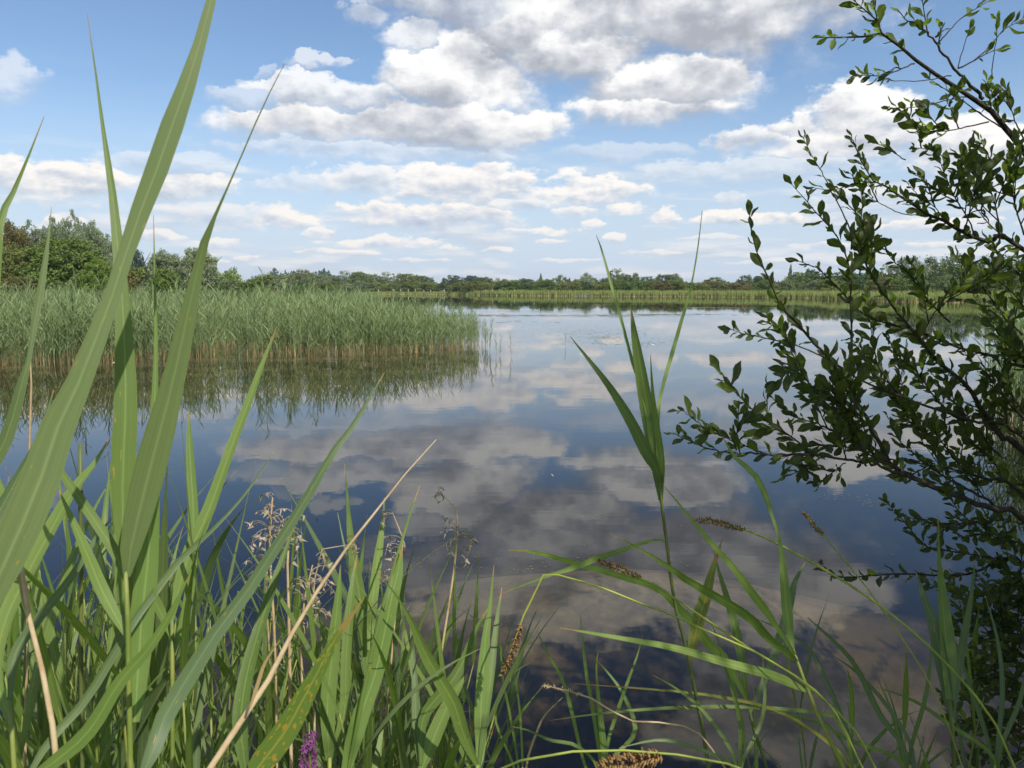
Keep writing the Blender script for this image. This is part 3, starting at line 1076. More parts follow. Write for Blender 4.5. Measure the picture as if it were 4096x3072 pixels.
T('bush', 905, 1110, 80, 72, 'shrub', 'leaf_pale', 'low pale bush below the feathery rounded bush', 'bush', idx=1)
T('bush', 1005, 1120, 72, 72, 'shrub', 'leaf_green', 'low green bush left of the orange dock plants', 'bush', idx=2)
T('dock_clump', 1114, 1148, 44, 64, 'sparse', 'leaf_orange', 'orange seeding dock clump among the green scrub', 'plant', idx=0)
T('bush', 1120, 1112, 55, 96, 'shrub', 'leaf_silver', 'silvery bush behind the orange dock clump', 'bush', idx=1)
T('bush', 1200, 1116, 58, 84, 'shrub', 'leaf_dark', 'dark green bush right of the orange dock clump', 'bush', idx=0)
T('bush', 1060, 1098, 70, 120, 'shrub', 'leaf_olive', 'olive bush far behind the orange dock clump', 'bush', idx=2)
T('bush', 1290, 1128, 60, 150, 'shrub', 'leaf_olive', 'low olive bush where the reed bed meets the far bank', 'bush', idx=1)
T('bush', 1370, 1135, 60, 190, 'shrub', 'leaf_pale', 'low pale bush left of the fence posts', 'bush', idx=0)

FAR = [  # column, top, half width, extra distance, shape, material, base
    (1075, 1076, 14, 150, 'sparse', 'leaf_pale'), (1145, 1095, 40, 170, 'round', 'leaf_olive'), (1218, 1079, 44, 150, 'round', 'leaf_olive'), (1278, 1094, 38, 150, 'round', 'leaf_pale'), (1315, 1097, 34, 160, 'round', 'leaf_pale'),
    (1387, 1084, 42, 160, 'ragged', 'leaf_pale'), (1442, 1083, 46, 140, 'round', 'leaf_green'), (1492, 1096, 40, 150, 'round', 'leaf_pale'), (1551, 1089, 36, 130, 'ragged', 'leaf_pale'), (1616, 1090, 42, 110, 'round', 'leaf_olive'),
    (1671, 1099, 46, 120, 'round', 'leaf_olive'), (1716, 1111, 24, 80, 'round', 'leaf_dark'), (1732, 1098, 7, 90, 'sparse', 'leaf_pale'), (1775, 1109, 20, 120, 'spire', 'leaf_dark'), (1812, 1101, 34, 150, 'round', 'leaf_dark'),
    (1885, 1099, 40, 170, 'round', 'leaf_blue'), (1937, 1107, 38, 120, 'round', 'leaf_green'), (1988, 1111, 16, 150, 'ragged', 'leaf_pale'), (2019, 1113, 22, 160, 'round', 'leaf_olive'), (2100, 1113, 34, 180, 'round', 'leaf_dark'),
    (2163, 1092, 15, 130, 'spire', 'leaf_pale'), (2186, 1113, 18, 120, 'round', 'leaf_dark'), (2243, 1099, 34, 130, 'ragged', 'leaf_pale'), (2278, 1109, 12, 150, 'spire', 'leaf_dark'), (2308, 1113, 20, 140, 'round', 'leaf_olive'),
    (2345, 1090, 30, 110, 'ragged', 'leaf_silver'), (2374, 1111, 20, 130, 'round', 'leaf_green'), (2417, 1112, 26, 130, 'ragged', 'leaf_green'), (2441, 1081, 9, 180, 'spire', 'leaf_dark'), (2470, 1075, 36, 180, 'ragged', 'leaf_olive'),
    (2504, 1094, 24, 170, 'round', 'leaf_olive'), (2541, 1091, 25, 170, 'ragged', 'leaf_green'), (2588, 1106, 28, 160, 'round', 'leaf_dark'), (2642, 1096, 32, 140, 'ragged', 'leaf_dark'), (2690, 1094, 34, 140, 'round', 'leaf_green'),
    (2855, 1109, 40, 110, 'round', 'leaf_green'), (2985, 1099, 30, 90, 'ragged', 'leaf_dark'), (3050, 1100, 40, 90, 'round', 'leaf_dark'), (3159, 1056, 17, 70, 'spire', 'leaf_pale'), (3235, 1074, 34, 60, 'ragged', 'leaf_dark'),
    (3210, 1088, 60, 36, 'round', 'leaf_green'), (3300, 1090, 75, 40, 'round', 'leaf_dark'), (3400, 1088, 70, 40, 'round', 'leaf_dark'), (3480, 1082, 50, 50, 'round', 'leaf_green'), (3560, 1062, 50, 40, 'ragged', 'leaf_olive'),
    (3640, 1024, 60, 40, 'ragged', 'leaf_silver'), (3715, 1026, 50, 45, 'ragged', 'leaf_pale'), (3775, 1040, 45, 45, 'ragged', 'leaf_olive'), (3840, 1013, 70, 40, 'ragged', 'leaf_green'), (3935, 1024, 60, 40, 'ragged', 'leaf_olive'),
    (4026, 1022, 55, 35, 'ragged', 'leaf_dark'), (4085, 1034, 50, 40, 'ragged', 'leaf_green'), (4180, 1020, 70, 40, 'ragged', 'leaf_olive'), (4290, 1030, 70, 40, 'ragged', 'leaf_green'),
]
HUE = {'leaf_green': 'green', 'leaf_dark': 'dark green', 'leaf_olive': 'olive', 'leaf_silver': 'silver-green', 'leaf_pale': 'pale grey-green', 'leaf_brown': 'brownish', 'leaf_bright': 'bright green', 'leaf_blue': 'dark blue-green'}
SHP = {'round': 'round-topped', 'ragged': 'ragged airy', 'spire': 'slender pointed', 'sparse': 'thin half-bare'}
for i, (px, top, hw, ex, kind, mat) in enumerate(FAR):
    deg = math.degrees(math.atan((px - CX) / FPX))
    d = r_far(max(deg, -9)) + ex
    T('tree', px, top, hw * 1.12, d, kind, mat, f'{SHP[kind]} {HUE[mat]} tree, {ordinal(i)} from the left in the far tree line', 'tree', 'far tree line', i, .06)

i = 0
px = 1235.0
while px < 4330:
    deg = math.degrees(math.atan((px - CX) / FPX))
    near = px > 3180
    d = r_far(max(deg, -9)) + rng.uniform(6, 22)
    hw = rng.uniform(26, 48) * (1.25 if near else 1)
    top = rng.uniform(1117, 1130) if not near else rng.uniform(1100, 1122)
    if px < 1900:
        top = rng.uniform(1122, 1136)
    mat = rng.choice(['leaf_olive', 'leaf_olive', 'leaf_green', 'leaf_green', 'leaf_pale', 'leaf_dark'] + (['leaf_brown'] if px > 2600 else []))
    T('shrub', px, top, hw * 1.2, d, 'shrub', mat, f'low rounded {HUE[mat]} shrub, {ordinal(i)} from the left in the far bank shrub row', 'shrub', 'far bank shrub row', i)
    px += hw * rng.uniform(1.05, 1.45)
    i += 1

# wooded ridge far behind: one mass
VV, FF, AA = [], [], []
n = 0
for _ in range(16000):
    az = rng.uniform(-42, 46)
    d = rng.uniform(470, 640)
    prof = 5.0 + 3.5 * mnoise.noise(Vector((az * .5, 0, 0))) + 2.5 * mnoise.noise(Vector((az * 2.3, 5, 0)))
    if -17.2 < az < -12.2:
        prof += 6.5 * min(1, (az + 17.2) / .5, (-12.2 - az) / .8)
    if 22 < az < 27:
        prof += 4
    z = rng.random() ** .7 * max(2.5, prof) + .4 * min(6, max(0, d - 400) * .004)
    x, y = d * math.sin(R(az)), d * math.cos(R(az))
    for _k in range(1):
        a_ = rng.uniform(0, 3.14)
        w, h_ = rng.uniform(.6, 1.5), rng.uniform(.5, 1.2)
        dx, dy = math.cos(a_) * w, math.sin(a_) * w
        tx, ty = rng.gauss(0, .5), rng.gauss(0, .5)
        VV += [(x - dx, y - dy, z), (x + dx, y + dy, z), (x + tx, y + ty, z + h_ * 1.6), (x + tx, y + ty, z - h_)]
        FF += [(n, n + 1, n + 2), (n, n + 3, n + 1)]
        AA += [rng.random()] * 4
        n += 4
o = bpy.data.objects.new('distant_wood', big_mesh('distant_wood', VV, FF, [M['leaf_blue']], None, False, AA))
link(o)
tag(o, 'dark blue-green wooded ridge on the horizon', 'wood', kind='stuff')

# ------------------------------------------------------------------ things on the far bank
M['post'] = plain_mat('weathered_post', (.42, .38, .32), (.62, .58, .50), 6, .8, .1)
M['sand'] = plain_mat('shore_sand', (.34, .28, .17), (.50, .42, .28), .6, .95, .05)
posts = [1517, 1576, 1606, 1636, 1664, 1697, 1725, 1806, 1833, 1861, 1890, 1916, 1944, 1971, 1997, 2024, 2058]
for i, px in enumerate(posts):
    deg = math.degrees(math.atan((px - CX) / FPX))
    d = r_far(deg) + 3.0
    x, y = d * math.sin(R(deg)), d * math.cos(R(deg))
    gz = ground_z(x, y)
    hh = rng.uniform(1.05, 1.35)
    p = np.array([(0, 0, -.4), (0, 0, .5 * hh), (rng.gauss(0, .03), rng.gauss(0, .03), hh), (0, 0, hh + .05)])
    v, f = tube(p, [.085, .08, .075, .02], 8)
    o = mesh_obj('fence_post', v, f, M['post'], loc=(x, y, gz))
    tag(o, f'pale wooden fence post on the far bank, {ordinal(i)} from the left', 'post', 'fence posts along the far bank')
deg = math.degrees(math.atan((1768 - CX) / FPX))
d = r_far(deg) + 2
x, y = d * math.sin(R(deg)), d * math.cos(R(deg))
gz = ground_z(x, y)
rail = empty('fallen_rail', (x, y, gz))
tag(rail, 'slanting pale rail propped against a short post on the far bank', 'rail')
v, f = tube(np.array([(-1.3, 0, .02), (0, .02, .75), (.85, 0, 1.12)]), [.07, .07, .065], 8)
mesh_obj('beam', v, f, M['post'], rail)
v, f = tube(np.array([(.85, .1, -.3), (.85, .1, .6), (.85, .1, 1.2)]), [.07, .07, .065], 8)
mesh_obj('prop', v, f, M['post'], rail)
# sandy strip
sv, sf = [], []
xs = np.linspace(1525, 1830, 26)
for k, px in enumerate(xs):
    deg = math.degrees(math.atan((px - CX) / FPX))
    d0, d1 = r_far(deg) - .4, r_far(deg) + rng.uniform(1.5, 2.8)
    for d in (d0, d1):
        x, y = d * math.sin(R(deg)), d * math.cos(R(deg))
        sv.append((x, y, .03 if d == d0 else .26))
    if k:
        q = 2 * k
        sf.append((q - 2, q, q + 1, q - 1))
o = mesh_obj('sand_strip', sv, sf, M['sand'])
tag(o, kind='structure')
# grey landing stage at the far water's edge
jet = empty('landing_stage', (*AT(2334, 171.5), 0))
tag(jet, "small grey landing stage at the far water's edge", 'landing stage')
M['grey_wood'] = plain_mat('grey_wood', (.13, .13, .13), (.24, .24, .24), 4, .85, .1)
def box(name, c, s, mat, parent):
    x, y, z = c; a, b_, h_ = (q / 2 for q in s)
    v = [(x + i * a, y + j * b_, z + k * h_) for i in (-1, 1) for j in (-1, 1) for k in (-1, 1)]
    f = [(0, 1, 3, 2), (4, 6, 7, 5), (0, 4, 5, 1), (2, 3, 7, 6), (0, 2, 6, 4), (1, 5, 7, 3)]
    return mesh_obj(name, v, f, mat, parent, smooth=False)
for k in range(8):
    box('plank', (-1.0 + k * .29, 0, .42), (.27, 1.5, .05), M['grey_wood'], jet)
for k in (-1, 0, 1):
    box('post', (k * 1.0, -.6, .15), (.12, .12, 1.0), M['grey_wood'], jet)
    box('post', (k * 1.0, .6, .15), (.12, .12, 1.0), M['grey_wood'], jet)

# two ducks far out
M['duck'] = plain_mat('duck_brown', (.05, .035, .025), (.11, .08, .05), 8, .8, .1)
for (px, py, lab) in [(1795, 1194, 'tiny dark duck floating before the sandy far bank'), (1918, 1192, 'tiny dark duck floating right of the other, before the fence posts')]:
    p = G(px, py)
    e = empty('duck', (p.x, p.y, 0), rng.uniform(0, 3))
    tag(e, lab, 'duck', 'ducks far out on the lake')
    v, f = tube(np.array([(-.26, 0, .14), (-.2, 0, .10), (-.08, 0, .06), (.08, 0, .06), (.19, 0, .09), (.22, 0, .17), (.23, 0, .24), (.28, 0, .27), (.36, 0, .25)]), [.01, .05, .10, .11, .08, .045, .04, .05, .012], 8)
    mesh_obj('body', v, f, M['duck'], e)
    v, f = tube(np.array([(.33, 0, .262), (.39, 0, .25)]), [.018, .008], 6)
    mesh_obj('bill', v, f, M['spike'], e)

# flecks of pondweed lying on the water
VV, FF, AA = [], [], []
n = 0
WEED = [(2150, 1262, 500, 5, 260), (2700, 1258, 260, 4, 110), (2350, 1330, 330, 22, 260), (2440, 1352, 140, 10, 120), (2500, 1375, 300, 12, 120), (2100, 1300, 260, 16, 90), (3350, 1990, 120, 18, 60), (3480, 2010, 60, 26, 50), (2400, 2070, 160, 12, 30), (2150, 2270, 250, 60, 45), (1250, 1400, 500, 70, 40), (2250, 2280, 700, 200, 170), (1500, 2200, 400, 150, 50), (2900, 2350, 500, 200, 70)]
for (cx_, cy_, w_, h_, cnt) in WEED:
    for _ in range(cnt):
        px, py = cx_ + rng.gauss(0, .5) * w_, cy_ + rng.gauss(0, .5) * h_
        if py < 1210:
            continue
        p = G(px, py)
        d = p.y
        s = rng.uniform(.6, 1.6) * (.010 if d < 10 else .05 if d < 40 else .22)
        if d < 10:
            s *= rng.uniform(.12, .5)
        a_ = rng.uniform(0, 6.28)
        ring = [(p.x + math.cos(a_ + k * 1.047) * s * rng.uniform(.5, 1.3), p.y + math.sin(a_ + k * 1.047) * s * rng.uniform(.25, .7), .004) for k in range(6)]
        VV += [(p.x, p.y, .006)] + ring
        for k in range(6):
            FF.append((n, n + 1 + k, n + 1 + (k + 1) % 6))
        AA += [rng.random()] * 7
        n += 7
M['weed'] = foliage_mat('pondweed', (.13, .11, .045), (.30, .25, .12), .1, 3)
o = bpy.data.objects.new('pondweed', big_mesh('pondweed', VV, FF, [M['weed']], None, False, AA))
link(o)
tag(o, 'brown flecks of pondweed floating on the lake', 'pondweed', kind='stuff')
M['feather'] = plain_mat('white_feather', (.75, .75, .74), (.85, .85, .84), 30, .8, .1)
for i, (px, py, lab) in enumerate([(1315, 1478, 'white feather floating in front of the left reed bed'), (460, 1452, 'white feather at the foot of the left reeds'), (2613, 1381, 'tiny white feather floating in mid lake right of the tall reed'), (2210, 1908, 'white feather floating left of the tall central reed'), (2400, 2335, 'tiny white feather between the sedge stems'), (1268, 2072, 'white speck of feather floating behind the dry reed plumes')]):
    p = G(px, py)
    L = 7 * p.y / FPX * (1.4 if p.y > 8 else .8)
    pts = catmull([(-L, 0, .003), (-L * .3, L * .1, .012), (L * .4, L * .1, .02), (L, 0, .03)], 7)
    v, f, u = ribbon(pts, [L * .1, L * .5, L * .7, L * .7, L * .6, L * .35, .001], [np.array([0, 0, 1.0])] * 7)
    o = mesh_obj('feather', v, f, M['feather'], uvs=u, loc=(p.x, p.y, 0.002))
    o.rotation_euler = (0, 0, i)
    tag(o, lab, 'feather', 'feathers on the water')

# ------------------------------------------------------------------ near plants, traced in the photograph's pixels and set at their own distances
def root_under(p, lean=0.04, q=None):
    x, y = p.x + rng.uniform(-lean, lean), p.y + rng.uniform(-lean, lean)
    if q is not None:                      # carry on the way the stem is leaning
        td = (p - q).normalized()
        k = min(1.2, p.z * .55 / max(.35, -td.z))
        x, y = x + td.x * k, max(.6, y + td.y * k)
    return Vector((x, y, ground_z(x, y)))


def to_local(pts, root):
    return [tuple(Vector(p) - root) for p in pts]


def blade(parent, root, trace, d0, d1, mat, tilt=None, fold=None, name='leaf', n=18):
    """trace: (px, py, width px); distance runs from d0 at the base to d1 at the tip"""
    k = len(trace)
    tr = list(trace)
    rows = []
    for i, (x, y, w) in enumerate(tr):
        d = d0 + (d1 - d0) * i / (k - 1)
        p = P(x, y, d)
        rows.append((p.x, p.y, p.z, w * d / FPX))
    rs = catmull(rows, n)
    pts = rs[:, :3]
    wid = np.maximum(rs[:, 3], .0006)
    t0 = rng.uniform(-.55, .55) if tilt is None else tilt
    t1 = t0 + rng.uniform(-.35, .35)
    nrm = []
    tang = np.gradient(pts, axis=0)
    for i in range(n):
        view = np.array(CAM) - pts[i]
        view /= np.linalg.norm(view)
        tg = tang[i] / (np.linalg.norm(tang[i]) + 1e-9)
        a = t0 + (t1 - t0) * i / (n - 1)
        nn = Matrix.Rotation(a, 3, Vector(tg)) @ Vector(view)
        nrm.append(np.array(nn))
        wid[i] /= max(.6, math.cos(a))
    v, f, u = ribbon(pts, wid, nrm, rng.uniform(.06, .22) if fold is None else fold)
    o = mesh_obj(name, to_local(v, root), f, M[mat], parent, uvs=u)
    return o


def stalk(parent, root, trace, depth, mat, width=None, name='stem', sides=7, to_ground=True, d_end=None):
    """trace from the lowest visible point up; goes on down to the ground"""
    k = len(trace)
    rows = []
    for i, q in enumerate(trace):
        d = depth if d_end is None else depth + (d_end - depth) * i / max(1, k - 1)
        p = P(q[0], q[1], d)
        w = q[2] if len(q) > 2 else width
        rows.append((p.x, p.y, p.z, w * d / FPX / 2))
    if to_ground:
        r0 = rows[0][3]
        a = Vector(rows[0][:3])
        base = Vector((root.x, root.y, root.z - .06))
        td = (a - Vector(rows[1][:3])).normalized()
        mid = (a + td * (a.z - base.z) * .5 / max(.45, -td.z)) * .6 + (a + base) * .2
        rows = [(*base, r0 * 1.15), (*mid, r0 * 1.1)] + rows
    n = max(8, 3 * len(rows))
    rs = catmull(rows, n)
    v, f = tube(rs[:, :3], np.maximum(rs[:, 3], .0004), sides)
    return mesh_obj(name, to_local(v, root), f, M[mat], parent)


def reed_plant(label, depth, stem, leaves, stem_mat='stem', stem_w=18, group=None, name='reed'):
    low = P(stem[0][0], stem[0][1], depth)
    root = root_under(low, .04, P(stem[1][0], stem[1][1], depth))
    e = empty(name, root)
    tag(e, label, 'reed', group)
    stalk(e, root, stem, depth, stem_mat, stem_w)
    for lf in leaves:
        tr, mat, dd = lf[0], lf[1], lf[2]
        blade(e, root, tr, depth + (lf[3] if len(lf) > 3 else 0), depth + dd, mat, *(lf[4:] if len(lf) > 4 else ()))
    return e


NEAR = 'near reeds at the lower left'
# the big blade that leaves the top of the picture
reed_plant('nearest reed with a huge blade crossing the left side to the top edge', .72, [(-170, 3000, 24), (-150, 2650, 22)],
           [([(-150, 2650, 24), (-60, 2420, 100), (30, 2228, 138), (100, 2069, 148), (165, 1909, 140), (215, 1750, 130), (262, 1640, 112), (346, 1465, 82), (394, 1325, 74), (440, 1210, 62), (475, 1104, 58), (525, 949, 62), (579, 800, 76), (644, 633, 84), (709, 443, 80), (765, 290, 58), (800, 170, 46), (845, 0, 36), (885, -160, 16), (915, -300, 2)], 'blade_grey', .10, 0, .05, .05)], group=NEAR)
reed_plant('near reed with three broad upright blades and a yellowish stem, far left', .86, [(522, 3060, 22), (515, 2700, 22), (508, 2308, 20), (500, 2230, 16)],
           [([(508, 2308, 24), (516, 2228, 66), (552, 2069, 106), (592, 1909, 118), (634, 1750, 112), (684, 1560, 88), (728, 1370, 74), (769, 1180, 50), (812, 990, 34), (840, 910, 22), (873, 835, 10), (950, 660, 6), (1050, 430, 5), (1139, 253, 2)], 'blade_grey', -.06, 0, .15, .05),
            ([(500, 2240, 30), (490, 2050, 76), (495, 1813, 92), (503, 1623, 86), (500, 1433, 74), (492, 1243, 56), (480, 1080, 46), (467, 949, 40), (456, 823, 31), (434, 665, 24), (411, 506, 14), (380, 272, 7), (348, 54, 2)], 'blade', .12, .02, .1, .10),
            ([(538, 2890, 35), (552, 2700, 80), (568, 2468, 92), (594, 2230, 76), (608, 1990, 56), (614, 1760, 40), (620, 1560, 24), (624, 1370, 15), (619, 1116, 8), (614, 860, 2)], 'blade_light', .14, .03),
            ([(505, 2330, 14), (455, 2200, 40), (330, 2010, 36), (245, 1890, 26), (170, 1780, 4)], 'blade', .1, .02), 
            ([(515, 2560, 12), (450, 2440, 44), (400, 2340, 50), (330, 2170, 36), (235, 1960, 4)], 'blade_light', .02, .01)], group=NEAR)
reed_plant('near reed at the left edge with slim blades over the tree tops', .92, [(-200, 3000, 20), (-160, 2300, 18), (-120, 1900, 14)],
           [([(-120, 1900, 14), (-60, 1700, 30), (-30, 1300, 38), (0, 890, 30), (38, 804, 20), (108, 640, 9), (177, 465, 2)], 'blade', .1),
            ([(-130, 2050, 16), (-40, 1880, 40), (10, 1790, 50), (48, 1686, 46), (95, 1510, 32), (117, 1433, 16), (135, 1310, 22), (155, 1205, 27), (177, 1072, 22), (196, 927, 8), (206, 830, 2)], 'blade_grey', .1),
            ([(-150, 2250, 16), (-60, 2150, 40), (20, 2010, 46), (90, 1880, 34), (150, 1760, 20), (215, 1560, 3)], 'blade_blue', .15)], group=NEAR)
reed_plant('reed with a bright blade reaching over the reed bed, left of centre', 1.12, [(690, 3060, 18), (690, 2760, 18), (688, 2480, 14)],
           [([(688, 2480, 14), (722, 2320, 44), (765, 2190, 54), (821, 2070, 50), (866, 1950, 44), (912, 1820, 38), (950, 1718, 35), (1000, 1590, 28), (1038, 1484, 21), (1075, 1390, 11), (1108, 1306, 2)], 'blade_light', .15),
            ([(690, 2620, 14), (745, 2440, 34), (768, 2260, 40), (773, 2069, 40), (765, 1909, 35), (757, 1760, 24), (756, 1635, 2)], 'blade_light', .1),
            ([(690, 2560, 12), (640, 2440, 36), (600, 2360, 30), (540, 2250, 4)], 'blade', .1)], group=NEAR)
reed_plant('reed with one long diagonal bluish blade rising to the right', .78, [(560, 3150, 26), (565, 3110, 22)],
           [([(565, 3110, 26), (605, 3025, 58), (661, 2866, 72), (765, 2690, 68), (877, 2515, 58), (980, 2380, 50), (1099, 2196, 44), (1219, 2005, 36), (1330, 1814, 28), (1400, 1720, 21), (1480, 1590, 11), (1537, 1490, 2)], 'blade_blue', .22, 0, .1)], group=NEAR)
reed_plant('reed with a long thin blade slanting across the left clump', .80, [(100, 3150, 24), (115, 3100, 20)],
           [([(115, 3100, 20), (200, 2960, 32), (350, 2790, 34), (520, 2510, 30), (620, 2370, 30), (720, 2240, 26), (880, 2090, 13), (1000, 1950, 8), (1100, 1800, 2)], 'blade_blue', .25),
            ([(110, 3120, 22), (240, 3030, 56), (359, 2920, 60), (478, 2730, 50), (590, 2600, 40), (680, 2460, 25), (757, 2300, 2)], 'blade_light', .0)], group=NEAR)
reed_plant('reed at the lower left with dark crossing blades', .95, [(60, 3120, 20), (40, 2800, 18)],
           [([(40, 2800, 16), (60, 2620, 40), (150, 2480, 38), (270, 2330, 30), (380, 2160, 20), (448, 2070, 2)], 'blade_blue', .1),
            ([(45, 2900, 16), (-20, 2700, 50), (10, 2500, 56), (90, 2320, 60), (180, 2150, 52), (290, 1960, 38), (380, 1850, 18), (440, 1745, 2)], 'blade_light', .15)], group=NEAR)

reed_plant('reed with a yellow-edged withering blade at the bottom, left of centre', .95, [(985, 3150, 24), (1000, 3110, 22)],
           [([(1000, 3110, 30), (1040, 3060, 92), (1139, 2929, 98), (1219, 2786, 78), (1283, 2666, 55), (1346, 2547, 32), (1426, 2435, 11), (1458, 2387, 2)], 'blade_yellow', .0, 0, .05),
            ([(990, 3140, 22), (960, 2900, 60), (985, 2700, 56), (1040, 2500, 44), (1100, 2320, 30), (1150, 2180, 16), (1190, 2060, 2)], 'blade', .2)], group=NEAR)
MIDR = 'reeds in the clump left of the dark water'
reed_plant('reed with twin straight blades beside the loosestrife', 1.25, [(1320, 3120, 18), (1318, 3030, 16)],
           [([(1318, 3040, 30), (1312, 2900, 56), (1314, 2786, 60), (1330, 2626, 56), (1346, 2467, 40), (1356, 2348, 19), (1362, 2260, 2)], 'blade_light', .05),
            ([(1322, 3060, 20), (1375, 2860, 40), (1384, 2640, 40), (1396, 2470, 36), (1412, 2330, 22), (1428, 2220, 2)], 'blade', .12)], group=MIDR)
reed_plant('reed with the tallest needle-tipped blade of the middle clump', 1.45, [(1476, 3100, 14), (1474, 2746, 12)],
           [([(1474, 2746, 16), (1466, 2626, 42), (1450, 2467, 50), (1426, 2308, 44), (1402, 2148, 28), (1390, 1989, 10), (1378, 1853, 2)], 'blade', .1),
            ([(1476, 2600, 14), (1486, 2467, 36), (1502, 2308, 38), (1518, 2188, 30), (1533, 2069, 11), (1537, 1989, 2)], 'blade_light', .1),
            ([(1476, 2850, 12), (1440, 2650, 26), (1420, 2450, 24), (1400, 2300, 14), (1350, 2050, 2)], 'blade_blue', .25)], group=MIDR)
reed_plant('reed with a broad blade curving up to the right and a thin one above', 1.2, [(1380, 3140, 20), (1385, 3080, 18)],
           [([(1385, 3080, 40), (1420, 2940, 68), (1455, 2830, 66), (1500, 2706, 62), (1537, 2547, 60), (1569, 2388, 55), (1593, 2290, 38), (1609, 2190, 2)], 'blade_light', .1),
            ([(1390, 3100, 14), (1500, 2560, 20), (1560, 2340, 20), (1585, 2244, 16), (1617, 2132, 10), (1641, 2053, 8), (1679, 1941, 2)], 'blade', .2)], group=MIDR)
reed_plant('reed with one blade bent down to the left beside two upright ones', 1.3, [(1910, 3130, 14), (1908, 3060, 13)],
           [([(1908, 3060, 16), (1856, 2945, 48), (1816, 2818, 56), (1760, 2722, 52), (1697, 2610, 44), (1657, 2515, 28), (1609, 2420, 12), (1560, 2350, 6), (1500, 2280, 2)], 'blade', -.1),
            ([(1910, 3080, 16), (1922, 3010, 36), (1924, 2866, 54), (1932, 2706, 50), (1944, 2547, 32), (1960, 2427, 16), (1976, 2260, 2)], 'blade_light', .1),
            ([(1911, 3100, 12), (1945, 2850, 26), (1968, 2666, 28), (1984, 2507, 20), (2008, 2348, 2)], 'blade', .15)], group=MIDR)
reed_plant('reed with short broad blades leaning right at the edge of the dark water', 1.35, [(1680, 3140, 16), (1684, 3080, 15)],
           [([(1684, 3080, 24), (1720, 2985, 58), (1752, 2905, 60), (1792, 2818, 48), (1840, 2740, 22), (1870, 2690, 2)], 'blade_light', .05),
            ([(1684, 3060, 14), (1697, 2866, 40), (1800, 2738, 48), (1856, 2642, 36), (1896, 2531, 18), (1960, 2420, 2)], 'blade', .1),
            ([(1684, 3100, 14), (1665, 2900, 32), (1660, 2740, 26), (1650, 2600, 16), (1640, 2450, 2)], 'blade_blue', .1)], group=MIDR)

# the tall reed in the middle and its neighbour
reed_plant('tall lone reed standing before the open water, right of centre', 1.42, [(2829, 3040, 15), (2797, 2850, 15), (2765, 2690, 14), (2733, 2547, 14), (2701, 2427, 13), (2681, 2292, 13), (2662, 2133, 13), (2646, 2013, 13), (2638, 1893, 12)],
           [([(2640, 1930, 14), (2620, 1870, 36), (2585, 1810, 46), (2520, 1680, 42), (2440, 1550, 28), (2352, 1435, 14), (2278, 1343, 2)], 'blade_blue', -.12),
            ([(2642, 2000, 16), (2632, 1900, 40), (2611, 1780, 48), (2583, 1611, 54), (2555, 1444, 42), (2537, 1333, 26), (2522, 1222, 2)], 'blade', .05),
            ([(2640, 1950, 14), (2610, 1800, 20), (2580, 1600, 17), (2530, 1448, 14), (2502, 1343, 12), (2477, 1249, 13), (2447, 1144, 12), (2407, 1000, 7), (2385, 940, 2)], 'blade_light', .12),
            ([(2640, 1960, 14), (2630, 1780, 14), (2637, 1610, 13), (2655, 1530, 14), (2685, 1426, 16), (2722, 1296, 14), (2760, 1166, 8), (2790, 1000, 5), (2809, 842, 2)], 'blade_light', .1),
            ([(2644, 2010, 14), (2646, 1850, 26), (2630, 1722, 24), (2611, 1574, 14), (2602, 1420, 2)], 'blade_light', .0),
            ([(2664, 2165, 8), (2630, 2158, 9), (2574, 2172, 13), (2478, 2204, 20), (2383, 2236, 24), (2279, 2276, 20), (2199, 2300, 12), (2000, 2376, 2)], 'blade', -.1),
            ([(2761, 2643, 12), (2768, 2595, 34), (2789, 2491, 50), (2821, 2388, 46), (2853, 2268, 22), (2890, 2155, 2)], 'blade_yellow', .1)], stem_mat='stem_dark', stem_w=14)
reed_plant('reed fanning long arched blades to the left, right of the tall reed', 1.32, [(3380, 3090, 18), (3303, 2930, 17), (3239, 2786, 16), (3191, 2650, 14), (3171, 2595, 12)],
           [([(3171, 2595, 14), (3151, 2467, 40), (3140, 2348, 36), (3128, 2228, 22), (3116, 2148, 13), (3088, 2061, 13), (3068, 1997, 24), (3040, 1933, 25), (3008, 1885, 22), (2960, 1850, 18), (2920, 1800, 10), (2890, 1745, 2)], 'blade_light', .05),
            ([(3185, 2630, 12), (3150, 2570, 14), (3104, 2505, 20), (3060, 2440, 32), (2996, 2356, 32), (2925, 2260, 24), (2845, 2172, 18), (2765, 2077, 11), (2701, 1997, 6), (2654, 1941, 2)], 'blade_light', -.1),
            ([(3191, 2650, 10), (3159, 2619, 24), (3080, 2560, 32), (3012, 2483, 36), (2933, 2428, 36), (2837, 2372, 32), (2741, 2316, 27), (2662, 2260, 19), (2558, 2196, 8), (2438, 2133, 2)], 'blade', -.15),
            ([(3225, 2765, 10), (3159, 2730, 34), (3080, 2699, 36), (2996, 2675, 35), (2877, 2643, 32), (2757, 2607, 28), (2638, 2579, 24), (2518, 2559, 19), (2383, 2535, 12), (2239, 2511, 2)], 'blade_light', -.2)])
